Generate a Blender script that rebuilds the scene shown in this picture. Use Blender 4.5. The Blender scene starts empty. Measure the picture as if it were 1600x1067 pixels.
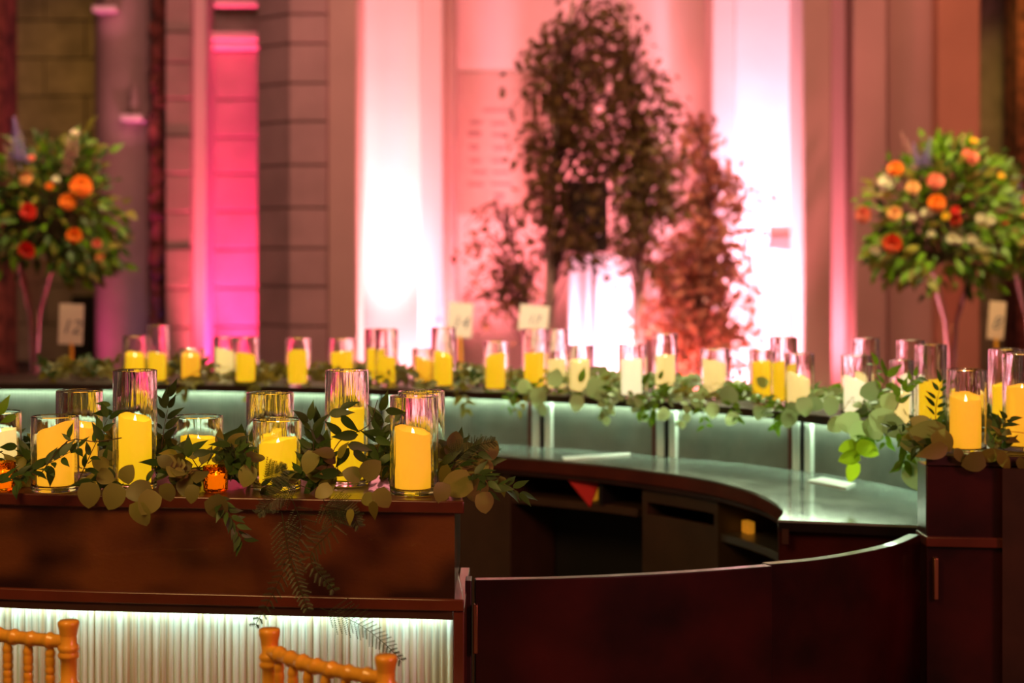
import bpy, math, random
from mathutils import Vector, Matrix, Quaternion, noise

# ------------------------------------------------------------------ camera, world, lights, exposure
SC = bpy.context.scene
COL = SC.collection
F, CX, HY, HC = 2800.0, 800.0, 385.0, 1.816      # focal length in pixels (1600 wide), optical centre, horizon row, eye height

def at(px, py, d):
    return Vector(((px - CX) / F * d, d, HC - (py - HY) / F * d))

def on(px, py, h):                               # the point at height h seen at that pixel
    return at(px, py, F * (HC - h) / (py - HY))

cam_data = bpy.data.cameras.new('camera')
cam = bpy.data.objects.new('camera', cam_data)
COL.objects.link(cam)
cam.location = (0, 0, HC)
cam.rotation_euler = (math.pi / 2, 0, 0)
cam_data.sensor_width = 36.0
cam_data.lens = 36.0 * F / 1600.0
cam_data.shift_y = -(533.5 - HY) / 1600.0
cam_data.clip_end = 200
cam_data.dof.use_dof = True
cam_data.dof.focus_distance = 3.95
cam_data.dof.aperture_fstop = 2.6
SC.camera = cam

world = bpy.data.worlds.new('hall_ambient')
SC.world = world
world.use_nodes = True
bg = world.node_tree.nodes['Background']
bg.inputs[0].default_value = (1.0, 0.50, 0.36, 1)
bg.inputs[1].default_value = 0.06

SC.view_settings.view_transform = 'Standard'
SC.view_settings.look = 'None'
SC.view_settings.exposure = 0.0
SC.view_settings.gamma = 1.0
SC.view_settings.use_curve_mapping = False
SC.cycles.use_denoising = True
SC.cycles.max_bounces = 14
SC.cycles.transmission_bounces = 14
SC.cycles.transparent_max_bounces = 12
SC.cycles.glossy_bounces = 4
SC.cycles.diffuse_bounces = 3
SC.cycles.sample_clamp_indirect = 6.0

def spot(name, loc, target, color, power, angle=60, blend=0.8, radius=0.06):
    ld = bpy.data.lights.new(name, 'SPOT')
    ld.color = color; ld.energy = power; ld.spot_size = math.radians(angle)
    ld.spot_blend = blend; ld.shadow_soft_size = radius
    o = bpy.data.objects.new(name, ld); COL.objects.link(o)
    o.location = loc
    o.rotation_euler = (Vector(target) - Vector(loc)).to_track_quat('-Z', 'Y').to_euler()
    return o

def area(name, loc, target, color, power, sx, sy):
    ld = bpy.data.lights.new(name, 'AREA')
    ld.color = color; ld.energy = power; ld.shape = 'RECTANGLE'; ld.size = sx; ld.size_y = sy
    o = bpy.data.objects.new(name, ld); COL.objects.link(o)
    o.location = loc
    o.rotation_euler = (Vector(target) - Vector(loc)).to_track_quat('-Z', 'Y').to_euler()
    return o

def X(px, d):
    return (px - CX) / F * d

# uplights on the floor at the feet of the walls
spot('uplight_left_pilaster', (X(604, 12.9), 12.95, .12), (X(604, 13.5), 13.5, 1.2), (1, .36, .46), 340, 70, .8)
spot('uplight_left_pilaster_high', (X(604, 12.9), 12.92, .12), (X(604, 13.5), 13.5, 3.5), (1, .37, .41), 3000, 34, 1)
spot('uplight_violet', (X(676, 12.9), 12.95, .12), (X(675, 13.2), 13.25, 1.6), (.70, .12, .95), 190, 26, 1)
spot('uplight_niche_left', (X(770, 13.0), 12.75, .1), (X(750, 14.0), 14.0, 3.8), (1, .20, .24), 1300, 70, 1)
spot('uplight_niche_centre', (X(955, 11.7), 11.7, .12), (X(945, 12.6), 12.7, 1.2), (1, .42, .55), 1000, 40, 1)
spot('uplight_niche_right', (X(1075, 12.0), 12.1, .12), (X(1060, 14.0), 14.0, 3.6), (1, .21, .25), 1000, 65, 1)
spot('uplight_right_pilaster', (X(1195, 12.9), 13.0, .12), (X(1200, 13.6), 13.6, 1.3), (1, .45, .62), 620, 75, .8)
spot('uplight_right_pilaster_high', (X(1200, 12.9), 12.97, .12), (X(1200, 13.6), 13.6, 3.5), (1, .44, .64), 3900, 34, 1)
spot('uplight_right_strip', (X(1317, 13.2), 13.12, .12), (X(1317, 13.4), 13.4, 3.4), (1, .20, .30), 1300, 34, 1)
spot('uplight_magenta_panel', (X(366, 13.6), 13.5, .12), (X(368, 14.0), 14.0, 2.5), (1, .030, .18), 2200, 40, 1)
spot('uplight_magenta_reveal', (X(311, 13.4), 13.25, .12), (X(311, 13.6), 13.62, 2.8), (1, .10, .17), 900, 24, 1)
spot('uplight_magenta_column', (X(120, 13.6), 13.4, .1), (X(150, 14), 13.95, 2.6), (1, .06, .34), 280, 46, 1)
spot('uplight_blue_column', (X(240, 13.4), 13.45, .1), (X(228, 14), 13.9, 1.8), (.25, .20, 1.0), 40, 30, 1)
spot('far_wall_wash', (X(60, 15), 14.6, 4.2), (X(80, 17), 17.0, 2.4), (1, .50, .05), 75, 100, 1)
spot('far_right_fill', (X(1570, 14), 13.8, 4.4), (X(1560, 16), 16.0, 2.4), (1, .62, .10), 110, 60, 1)  # unseen high spot added to lift the dark far-right wall
# unseen lamps standing in for the hall's general light; no fixtures known
area('hall_fill_background', (2.6, 9.2, 5.2), (2.2, 13.2, 1.6), (1, .29, .22), 125, 3.0, 2.0)  # unseen fill giving the back walls their ambient tone
area('hall_fill_left', (-1.6, 9.4, 5.0), (-1.7, 13.0, 1.9), (1, .36, .34), 85, 1.6, 1.6)  # fill added to brighten the piers on the left
area('hall_fill_bar', (-1.6, 1.8, 3.6), (-.7, 3.9, 1.0), (1, .56, .18), 60, 1.2, 1.2)
area('hall_fill_pink', (2.2, 1.6, 2.4), (.0, 3.4, 1.0), (1, .22, .26), 40, .7, .7)
area('hall_fill_tables', (0, 7.4, 4.6), (0, 10.3, 1.5), (1, .70, .40), 50, 4.0, .5)  # unseen fill added to lift tables and flowers
spot('bouquet_fill_left', (-2.2, 8.2, 4.6), (-2.65, 10.5, 2.05), (1, .80, .34), 300, 24, .6)  # both bouquet spots are unseen fill, added to brighten the flowers
spot('bouquet_fill_right', (2.3, 8.0, 4.6), (2.5, 10.3, 2.05), (1, .86, .36), 520, 26, .6)
spot('card_fill', (.3, 7.9, 3.4), (-.1, 10.3, 1.4), (1, .86, .62), 420, 22, .6)  # added fill that makes the number cards brighter
spot('tree_fill', (.7, 9.6, 4.6), (1.32, 12.4, 1.7), (1, .55, .42), 480, 22, .8)  # unseen fill added to brighten the copper foliage
spot('garland_fill_left', (-1.2, 8.8, 3.9), (-.95, 7.1, 1.3), (1, .85, .40), 240, 46, .7)  # this and the next two: unseen spots added to brighten the far garlands
spot('garland_fill_mid', (.5, 8.4, 3.9), (.45, 6.35, 1.3), (.95, 1, .58), 380, 42, .7)
spot('garland_fill_bend', (1.9, 7.6, 3.7), (1.15, 5.6, 1.3), (.95, 1, .62), 400, 42, .7)

# ------------------------------------------------------------------ materials
def new_mat(name):
    m = bpy.data.materials.new(name); m.use_nodes = True
    nt = m.node_tree
    return m, nt, nt.nodes['Principled BSDF']

def mat(name, col, rough=.5, metal=0, noise_amt=0, noise_scale=8, bump=0, bump_scale=40, emit=None, emit_s=0, coat=0, spec=.5, stretch=None):
    m, nt, b = new_mat(name)
    b.inputs['Base Color'].default_value = (*col, 1)
    b.inputs['Roughness'].default_value = rough
    b.inputs['Metallic'].default_value = metal
    b.inputs['Coat Weight'].default_value = coat
    b.inputs['Specular IOR Level'].default_value = spec
    if emit:
        b.inputs['Emission Color'].default_value = (*emit, 1)
        b.inputs['Emission Strength'].default_value = emit_s
    if noise_amt or bump:
        tc = nt.nodes.new('ShaderNodeTexCoord'); src = tc.outputs['Object']
        if stretch:
            mp = nt.nodes.new('ShaderNodeMapping'); mp.inputs['Scale'].default_value = stretch
            nt.links.new(src, mp.inputs['Vector']); src = mp.outputs['Vector']
    if noise_amt:
        n = nt.nodes.new('ShaderNodeTexNoise'); n.inputs['Scale'].default_value = noise_scale; n.inputs['Detail'].default_value = 6
        nt.links.new(src, n.inputs['Vector'])
        r = nt.nodes.new('ShaderNodeValToRGB')
        r.color_ramp.elements[0].position = .3; r.color_ramp.elements[1].position = .7
        r.color_ramp.elements[0].color = (*[c * (1 - noise_amt) for c in col], 1)
        r.color_ramp.elements[1].color = (*[min(1, c * (1 + noise_amt)) for c in col], 1)
        nt.links.new(n.outputs['Fac'], r.inputs['Fac']); nt.links.new(r.outputs['Color'], b.inputs['Base Color'])
    if bump:
        n2 = nt.nodes.new('ShaderNodeTexNoise'); n2.inputs['Scale'].default_value = bump_scale; n2.inputs['Detail'].default_value = 5
        nt.links.new(src, n2.inputs['Vector'])
        bp = nt.nodes.new('ShaderNodeBump'); bp.inputs['Strength'].default_value = bump; bp.inputs['Distance'].default_value = .02
        nt.links.new(n2.outputs['Fac'], bp.inputs['Height']); nt.links.new(bp.outputs['Normal'], b.inputs['Normal'])
    return m

def glass_mat(name, col=(1, 1, 1), rough=0.0, ior=1.47, bump=0, streak=0):
    m, nt, b = new_mat(name)
    nt.nodes.remove(b)
    g = nt.nodes.new('ShaderNodeBsdfGlass')
    g.inputs['Color'].default_value = (*col, 1); g.inputs['Roughness'].default_value = rough; g.inputs['IOR'].default_value = ior
    if bump and not streak:
        tc = nt.nodes.new('ShaderNodeTexCoord')
        n = nt.nodes.new('ShaderNodeTexNoise'); n.inputs['Scale'].default_value = 90
        nt.links.new(tc.outputs['Object'], n.inputs['Vector'])
        bp = nt.nodes.new('ShaderNodeBump'); bp.inputs['Strength'].default_value = bump; bp.inputs['Distance'].default_value = .004
        nt.links.new(n.outputs['Fac'], bp.inputs['Height']); nt.links.new(bp.outputs['Normal'], g.inputs['Normal'])
    if streak:                                   # the long vertical ripples of drawn glass
        tc = nt.nodes.new('ShaderNodeTexCoord'); mp = nt.nodes.new('ShaderNodeMapping'); mp.inputs['Scale'].default_value = (1, 1, .06)
        nt.links.new(tc.outputs['Object'], mp.inputs['Vector'])
        n = nt.nodes.new('ShaderNodeTexNoise'); n.inputs['Scale'].default_value = 75; n.inputs['Detail'].default_value = 2
        nt.links.new(mp.outputs['Vector'], n.inputs['Vector'])
        bp = nt.nodes.new('ShaderNodeBump'); bp.inputs['Strength'].default_value = streak; bp.inputs['Distance'].default_value = .003
        nt.links.new(n.outputs['Fac'], bp.inputs['Height']); nt.links.new(bp.outputs['Normal'], g.inputs['Normal'])
    nt.links.new(g.outputs[0], nt.nodes['Material Output'].inputs['Surface'])
    return m

def leaf_mat(name, col, trans=.35, rough=.45):
    m, nt, b = new_mat(name)
    oi = nt.nodes.new('ShaderNodeObjectInfo')
    hs = nt.nodes.new('ShaderNodeHueSaturation'); hs.inputs['Color'].default_value = (*col, 1)
    mr = nt.nodes.new('ShaderNodeMapRange'); mr.inputs['To Min'].default_value = .6; mr.inputs['To Max'].default_value = 1.5
    nt.links.new(oi.outputs['Random'], mr.inputs['Value']); nt.links.new(mr.outputs['Result'], hs.inputs['Value'])
    nt.links.new(hs.outputs['Color'], b.inputs['Base Color'])
    b.inputs['Roughness'].default_value = rough
    t = nt.nodes.new('ShaderNodeBsdfTranslucent'); nt.links.new(hs.outputs['Color'], t.inputs['Color'])
    mx = nt.nodes.new('ShaderNodeMixShader'); mx.inputs[0].default_value = trans
    nt.links.new(b.outputs[0], mx.inputs[1]); nt.links.new(t.outputs[0], mx.inputs[2])
    nt.links.new(mx.outputs[0], nt.nodes['Material Output'].inputs['Surface'])
    return m

M = {}
M['stone'] = mat('limestone', (.36, .26, .235), .85, noise_amt=.14, noise_scale=3, bump=.25, bump_scale=30)
M['stone_dark'] = mat('weathered_limestone', (.30, .25, .22), .9, noise_amt=.3, noise_scale=4, bump=.4, bump_scale=25)
M['mortar'] = mat('mortar', (.16, .12, .10), .95, noise_amt=.2)
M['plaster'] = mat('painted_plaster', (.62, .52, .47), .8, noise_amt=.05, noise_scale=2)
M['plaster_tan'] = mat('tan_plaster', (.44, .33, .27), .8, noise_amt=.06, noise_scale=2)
M['terracotta'] = mat('terracotta_plaster', (.50, .27, .16), .8, noise_amt=.08, noise_scale=2)
M['rough_stone'] = mat('red_rubble', (.20, .06, .04), .95, noise_amt=.8, noise_scale=9, bump=.6, bump_scale=20)
M['floor'] = mat('hall_floor', (.14, .10, .08), .35, noise_amt=.2, noise_scale=3)
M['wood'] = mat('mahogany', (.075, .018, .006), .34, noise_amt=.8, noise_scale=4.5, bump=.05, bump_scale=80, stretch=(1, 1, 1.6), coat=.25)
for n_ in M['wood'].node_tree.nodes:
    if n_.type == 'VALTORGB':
        n_.color_ramp.elements[0].color = (.020, .0045, .002, 1); n_.color_ramp.elements[1].color = (.13, .040, .009, 1); n_.color_ramp.elements[0].position = .43; n_.color_ramp.elements[1].position = .62  # orange blotches imitate reflections, painted into the wood colour
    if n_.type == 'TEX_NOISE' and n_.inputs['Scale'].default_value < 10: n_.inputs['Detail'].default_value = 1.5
M['wood_edge'] = mat('mahogany_edge', (.10, .020, .008), .3, noise_amt=.25, noise_scale=8, coat=.3)
M['wood_gate'] = mat('wine_mahogany', (.030, .0030, .0022), .3, noise_amt=.8, noise_scale=4, coat=.25)
M['wood_dark'] = mat('dark_walnut', (.035, .012, .007), .45, noise_amt=.3, noise_scale=8)
M['cabinet'] = mat('brown_laminate', (.065, .036, .018), .5, noise_amt=.15, noise_scale=10)
M['black'] = mat('matt_black', (.006, .005, .005), .7)
M['fluted'] = mat('fluted_acrylic', (.62, .66, .58), .25, spec=.6, noise_amt=.4, noise_scale=70, stretch=(1, 1, .015))
for n_ in M['fluted'].node_tree.nodes:
    if n_.type == 'VALTORGB': n_.color_ramp.elements[0].color = (.44, .38, .25, 1); n_.color_ramp.elements[1].color = (.66, .80, .74, 1); n_.color_ramp.elements[0].position = .36; n_.color_ramp.elements[1].position = .60
M['acrylic_edge'] = mat('acrylic_edge', (.72, .80, .74), .2)
M['panel_far'] = mat('ribbed_grey_panel', (.145, .16, .135), .45, noise_amt=.15, noise_scale=14)
M['counter'] = mat('smoked_glass_counter', (.20, .25, .23), .12, noise_amt=.3, noise_scale=6, spec=.8)
M['counter_edge'] = mat('black_counter_edge', (.01, .008, .008), .25)
M['led'] = mat('led_strip_cool', (.8, 1, .9), .5, emit=(.76, 1.0, .66), emit_s=34)
M['led_front'] = mat('led_strip_front', (.9, 1, .9), .5, emit=(.84, 1.0, .84), emit_s=23)
M['brass'] = mat('aged_brass', (.45, .22, .10), .35, metal=.9)
M['steel'] = mat('grey_steel', (.25, .24, .22), .4, metal=.8)
M['chair'] = mat('golden_chair_lacquer', (.95, .42, .03), .28, noise_amt=.14, noise_scale=14, coat=.4, stretch=(3, 3, .6))
M['cushion'] = mat('ivory_cushion', (.7, .6, .45), .9)
M['glass'] = glass_mat('clear_glass', streak=.32)
M['glass_amber'] = glass_mat('amber_pressed_glass', (1, .62, .12), .05, bump=.8)
M['trumpet'] = glass_mat('trumpet_glass', (1, .93, .93))
M['flame'] = mat('led_flame', (1, 1, .9), .5, emit=(1, .90, .52), emit_s=3)
M['wax_yellow'] = mat('glowing_wax_yellow', (.85, .55, .10), .55, emit=(1.0, .56, .006), emit_s=.80)
M['wax_orange'] = mat('glowing_wax_amber', (.85, .5, .15), .55, emit=(1.0, .44, .012), emit_s=.80)
M['wax_cream'] = mat('glowing_wax_cream', (.90, .78, .50), .55, emit=(1.0, .70, .22), emit_s=.85)
M['wax_white'] = mat('glowing_wax_white', (.95, .88, .70), .55, emit=(1.0, .86, .50), emit_s=1.0)
M['ruscus'] = leaf_mat('ruscus_leaf', (.055, .12, .018))
M['euca'] = leaf_mat('eucalyptus_leaf', (.25, .25, .06))
M['euca_pale'] = leaf_mat('pale_eucalyptus_leaf', (.44, .60, .28))
M['lime'] = leaf_mat('lime_leaf', (.46, .68, .02), .5)
M['fern'] = leaf_mat('asparagus_fern', (.045, .07, .018))
M['green'] = leaf_mat('mid_green_leaf', (.15, .33, .012))
M['olive'] = leaf_mat('olive_leaf', (.26, .25, .035))
M['tree_green'] = leaf_mat('birch_leaf', (.15, .125, .035), .35)
M['copper'] = leaf_mat('copper_leaf', (.44, .22, .12), .35)
M['stem'] = mat('stem_brown', (.07, .05, .02), .7)
M['bark_pale'] = mat('birch_bark', (.60, .52, .42), .8, noise_amt=.35, noise_scale=9, stretch=(1, 1, .35), bump=.3)
M['bark'] = mat('twig_bark', (.12, .07, .05), .8)
M['white'] = mat('white_paint', (.80, .76, .74), .6)
M['card'] = mat('cream_card', (.85, .74, .55), .7, emit=None)
M['card_peach'] = mat('peach_card', (.75, .52, .38), .7)
M['ink'] = mat('grey_ink', (.16, .15, .16), .8)
M['signtext'] = mat('faded_lettering', (.30, .20, .18), .9)
M['signback'] = mat('sign_board', (.42, .32, .26), .8, noise_amt=.05)
M['cloth'] = mat('table_linen', (.10, .07, .06), .9)
M['speaker'] = mat('speaker_black', (.02, .016, .01), .6)
M['red_cloth'] = mat('red_cloth', (.70, .03, .03), .8)
M['amber_box'] = mat('amber_plastic_glow', (.9, .35, .02), .4, emit=(1, .38, .02), emit_s=.3)  # plastic glows faintly by itself, brightness put into the material
M['paper'] = mat('white_paper', (.85, .88, .84), .5)
def fl(name, c): M[name] = mat(name, c, .6)
fl('orange', (.95, .22, .01)); fl('red', (.75, .03, .02)); fl('coral', (.90, .24, .16)); fl('peach', (.95, .48, .18))
fl('yellow', (.95, .60, .03)); fl('ivory', (.85, .80, .58)); fl('lilac', (.55, .46, .85)); fl('palepink', (.72, .48, .46)); fl('ranunculus_red', (.85, .10, .03))

# ------------------------------------------------------------------ mesh helpers
class MB:
    def __init__(s): s.v = []; s.f = []
    def add(s, vs, fs):
        o = len(s.v); s.v += [tuple(v) for v in vs]; s.f += [tuple(i + o for i in f) for f in fs]; return s
    def box(s, c, size, rz=0, ry=0):
        R = Matrix.Rotation(rz, 3, 'Z') @ Matrix.Rotation(ry, 3, 'Y'); c = Vector(c)
        vs = [c + R @ Vector((x * size[0] / 2, y * size[1] / 2, z * size[2] / 2)) for x in (-1, 1) for y in (-1, 1) for z in (-1, 1)]
        return s.add(vs, [(0, 1, 3, 2), (4, 6, 7, 5), (0, 4, 5, 1), (2, 3, 7, 6), (0, 2, 6, 4), (1, 5, 7, 3)])
    def bx(s, x0, x1, y0, y1, z0, z1):
        return s.box(((x0 + x1) / 2, (y0 + y1) / 2, (z0 + z1) / 2), (abs(x1 - x0), abs(y1 - y0), abs(z1 - z0)))
    def lathe(s, prof, c=(0, 0, 0), n=32, zmod=None):
        o = len(s.v); c = Vector(c)
        for (r, z) in prof:
            for k in range(n):
                a = 2 * math.pi * k / n
                s.v.append((c.x + r * math.cos(a), c.y + r * math.sin(a), c.z + (zmod(z, a, r) if zmod else z)))
        m = len(prof)
        for i in range(m - 1):
            for k in range(n):
                k2 = (k + 1) % n
                s.f.append((o + i * n + k, o + i * n + k2, o + (i + 1) * n + k2, o + (i + 1) * n + k))
        s.f.append(tuple(o + k for k in reversed(range(n)))); s.f.append(tuple(o + (m - 1) * n + k for k in range(n)))
        return s
    def tube(s, pts, rad, n=8):
        pts = [Vector(p) for p in pts]; o = len(s.v); m = len(pts)
        if not isinstance(rad, (list, tuple)): rad = [rad] * m
        ref = Vector((.31, .2, .93))
        for i, p in enumerate(pts):
            t = (pts[min(i + 1, m - 1)] - pts[max(i - 1, 0)])
            t = t.normalized() if t.length > 1e-9 else Vector((0, 0, 1))
            u = t.cross(ref)
            if u.length < .05: u = t.cross(Vector((1, 0, 0)))
            u.normalize(); w = t.cross(u)
            for k in range(n):
                a = 2 * math.pi * k / n
                s.v.append(tuple(p + (u * math.cos(a) + w * math.sin(a)) * rad[i]))
        for i in range(m - 1):
            for k in range(n):
                k2 = (k + 1) % n
                s.f.append((o + i * n + k, o + (i + 1) * n + k, o + (i + 1) * n + k2, o + i * n + k2))
        s.f.append(tuple(o + k for k in range(n))); s.f.append(tuple(o + (m - 1) * n + k for k in reversed(range(n))))
        return s
    def sweep(s, inner, outer, z0, z1):           # a curved slab between two plan curves
        n = len(inner); o = len(s.v)
        for a, b in zip(inner, outer):
            s.v += [(a[0], a[1], z0), (a[0], a[1], z1), (b[0], b[1], z1), (b[0], b[1], z0)]
        for i in range(n - 1):
            p, q = o + 4 * i, o + 4 * (i + 1)
            for k in range(4):
                k2 = (k + 1) % 4
                s.f.append((p + k, q + k, q + k2, p + k2))
        s.f.append((o, o + 1, o + 2, o + 3)); e = o + 4 * (n - 1); s.f.append((e + 3, e + 2, e + 1, e))
        return s
    def mesh(s, name, m, smooth=True, angle=35):
        me = bpy.data.meshes.new(name); me.from_pydata(s.v, [], s.f)
        if isinstance(m, (list, tuple)):
            for q in m: me.materials.append(q)
        else: me.materials.append(m)
        me.validate()
        import bmesh
        b = bmesh.new(); b.from_mesh(me); bmesh.ops.recalc_face_normals(b, faces=b.faces); b.to_mesh(me); b.free()
        if smooth:
            me.polygons.foreach_set('use_smooth', [True] * len(me.polygons)); me.set_sharp_from_angle(angle=math.radians(angle))
        return me
    def build(s, name, m, parent=None, loc=None, smooth=True, bevel=0, angle=35):
        return link(name, s.mesh(name, m, smooth, angle), parent, loc, bevel)

def link(name, me, parent=None, loc=None, bevel=0):
    o = bpy.data.objects.new(name, me); COL.objects.link(o)
    if parent:
        o.parent = parent
        if loc is None: o.matrix_parent_inverse = Matrix.Translation(-wloc(parent))   # vertices given in world space
    if loc is not None: o.location = loc
    if bevel:
        md = o.modifiers.new('soft_edges', 'BEVEL'); md.width = bevel; md.segments = 2; md.limit_method = 'ANGLE'; md.angle_limit = math.radians(40)
    return o

def wloc(o):
    v = Vector(o.location)
    while o.parent:
        o = o.parent; v = v + Vector(o.location)
    return v

def tag(o, label=None, cat=None, group=None, kind=None):
    if label: o['label'] = label
    if cat: o['category'] = cat
    if group: o['group'] = group
    if kind: o['kind'] = kind
    return o

def thing(name, label, cat, loc=(0, 0, 0), group=None):
    o = bpy.data.objects.new(name, None); o.empty_display_size = .1; COL.objects.link(o); o.location = loc
    return tag(o, label, cat, group)

def struct(name, parent=None, loc=(0, 0, 0)):
    o = bpy.data.objects.new(name, None); COL.objects.link(o); o.location = loc
    o['kind'] = 'structure'
    return o

def catmull(pts, n):
    pts = [Vector((p[0], p[1], p[2] if len(p) > 2 else 0)) for p in pts]
    P = [pts[0] * 2 - pts[1]] + pts + [pts[-1] * 2 - pts[-2]]
    dense = []
    for i in range(1, len(P) - 2):
        for k in range(24):
            t = k / 24
            a, b, c, d = P[i - 1], P[i], P[i + 1], P[i + 2]
            dense.append(.5 * ((2 * b) + (c - a) * t + (2 * a - 5 * b + 4 * c - d) * t * t + (3 * b - a - 3 * c + d) * t ** 3))
    dense.append(pts[-1])
    L = [0]
    for i in range(1, len(dense)): L.append(L[-1] + (dense[i] - dense[i - 1]).length)
    out = []; j = 0
    for k in range(n):
        s = L[-1] * k / (n - 1)
        while j < len(L) - 2 and L[j + 1] < s: j += 1
        seg = L[j + 1] - L[j]; t = (s - L[j]) / seg if seg > 1e-9 else 0
        out.append(dense[j].lerp(dense[j + 1], min(1, max(0, t))))
    return out

def offset(curve, d):                            # to the left of the travel direction for d > 0
    out = []
    for i, p in enumerate(curve):
        t = curve[min(i + 1, len(curve) - 1)] - curve[max(i - 1, 0)]
        t.normalize(); out.append(p + Vector((-t.y, t.x, 0)) * d)
    return out

# ------------------------------------------------------------------ room: floor, walls, piers
fl_ = struct('floor'); fl_.name = 'floor'
MB().bx(-9, 9, -2, 20, -.1, 0).build('slab_surface', M['floor'], fl_)

TOP = 5.4
def blocks(parent, x0, x1, y_front, depth, rows_z, cols, m, stagger=True, seed=1, proud=.012, gap=.012):
    """individually laid stone blocks, recessed joints between them"""
    rnd = random.Random(seed)
    for i in range(len(rows_z) - 1):
        z0, z1 = rows_z[i], rows_z[i + 1]
        w = (x1 - x0) / cols
        edges = [x0 + w * k for k in range(cols + 1)]
        if stagger and i % 2 and cols > 1:
            edges = [x0] + [e - w / 2 for e in edges[1:]] + [x1]
        for a, b in zip(edges[:-1], edges[1:]):
            pr = rnd.uniform(0, proud)
            MB().bx(a + gap / 2, b - gap / 2, y_front - pr, y_front + depth, z0 + gap / 2, z1 - gap / 2).build('stone_block', m, parent, bevel=.006, smooth=False)

def zrow(d, ys):
    return sorted(HC - (y - HY) / F * d for y in ys)

# far olive wall on the left (block rows about 0.36 m)
w = struct('wall_far_left')
MB().bx(-7.0, X(300, 17), 17.06, 17.4, 0, TOP).build('mortar_bed', M['mortar'], w)
blocks(w, -5.6, X(262, 17), 17.0, .07, [.36 * k for k in range(2, 13)], 3, M['stone_dark'], seed=3)
w = struct('trim_1')
MB().bx(X(-60, 14), X(11, 14), 13.9, 14.3, 0, TOP).build('pier_face', M['rough_stone'], w, bevel=.01)
# dark doorway in the far wall beside the number card
w = struct('door_1')
MB().bx(X(112, 16.9), X(146, 16.9), 16.88, 16.98, 0, HC - (462 - HY) / F * 16.9).build('door_leaf', M['black'], w, bevel=.01)
# round column with corbels
w = struct('trim_2', loc=(X(193, 14), 14.05, 0))
r = 46 / F * 14
MB().lathe([(r * 1.25, 0), (r * 1.25, .25), (r * 1.1, .32), (r, .36), (r, TOP)], (X(193, 14), 14.05, 0), 40).build('column_shaft', M['stone'], w)
def corbel(px, py, wpx, hpx, seed):
    p = at(px, py, 13.72); ww = wpx / F * 13.72; h = hpx / F * 13.72
    MB().bx(p.x - ww / 2, p.x + ww / 2, p.y - .06, p.y + .2, p.z - h / 2, p.z + h / 2).build('corbel_ledge', M['plaster'], w, bevel=.008)
    MB().lathe([(.012, 0), (.035, .02), (.045, .08), (.03, .14), (.038, .18), (.02, .24), (.006, .26)], (p.x + .01, p.y + .03, p.z + h / 2), 14).build('corbel_finial', M['stone'], w)
corbel(165, 14, 38, 9, 1); corbel(207, 184, 34, 10, 2)
spot('corbel_lamp', (X(207, 13.5), 13.45, HC - (235 - HY) / F * 13.5), at(207, 180, 13.7), (1, .3, .42), 5, 90, 1, .02)
spot('corbel_lamp_upper', (X(165, 13.5), 13.45, HC - (66 - HY) / F * 13.5), at(165, 12, 13.7), (1, .3, .42), 4, 90, 1, .02)
# rubble strip: rough red stones one above the other
w = struct('trim_3')
rnd = random.Random(5)
MB().bx(X(234, 13.8), X(258, 13.8), 13.86, 14.1, 0, TOP).build('rubble_core', M['wood_dark'], w)
z = .5
while z < 4.2:
    h = rnd.uniform(.10, .24)
    x0 = X(232 + rnd.uniform(-3, 5), 13.8); x1 = X(258 + rnd.uniform(-6, 2), 13.8)
    b = MB().lathe([((x1 - x0) / 2 * a, h * (zz - .5)) for a, zz in ((.5, 0), (.9, .15), (1, .5), (.85, .85), (.4, 1))], ((x0 + x1) / 2, 13.84, z + h / 2), 9)
    b.v = [tuple(Vector(v) + Vector((rnd.uniform(-.012, .012), rnd.uniform(-.02, .02), rnd.uniform(-.015, .015)))) for v in b.v]
    b.build('rubble_stone', M['rough_stone'], w, smooth=False); z += h * .93
# stone pier left of the pink recess
w = struct('trim_4')
MB().bx(X(259, 13.5), X(299, 13.5), 13.54, 14.2, 0, TOP).build('mortar_bed', M['mortar'], w)
blocks(w, X(258, 13.5), X(300, 13.5), 13.5, .08, [0] + zrow(13.5, [-10, 50, 98, 155, 212, 272, 332, 388, 452, 512, 572]), 1, M['stone'], seed=9)
# hot pink recess: reveal, groove, back panel of blocks, cornice and frieze
w = struct('wall_recess')
MB().bx(X(300, 13.6), X(322, 13.6), 13.6, 14.2, 0, TOP).build('reveal_pilaster', M['plaster'], w, bevel=.01)
MB().bx(X(318, 14.1), X(410, 14.1), 14.12, 14.4, 0, TOP).build('mortar_bed', M['mortar'], w)
blocks(w, X(334, 14.0), X(404, 14.0), 14.0, .14, [0] + zrow(14, [80, 155, 215, 272, 330, 390, 450, 510, 570]), 1, M['stone'], seed=12, proud=.006)
zc0, zc1 = HC - (76 - HY) / F * 13.9, HC - (50 - HY) / F * 13.9
MB().bx(X(318, 13.9), X(404, 13.9), 13.9, 14.2, zc0, zc0 + .055).build('cornice_moulding', M['plaster'], w, bevel=.012)
MB().bx(X(316, 13.85), X(404, 13.85), 13.84, 14.2, zc0 + .06, zc1).build('cornice_moulding', M['plaster'], w, bevel=.012)
MB().bx(X(330, 14.0), X(404, 14.0), 14.05, 14.2, zc1, HC - (12 - HY) / F * 14).build('frieze', M['stone_dark'], w)
MB().bx(X(336, 13.9), X(404, 13.9), 13.84, 14.2, HC - (12 - HY) / F * 13.9, HC + .385 * 5).build('cornice_moulding', M['plaster'], w, bevel=.012)
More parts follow.
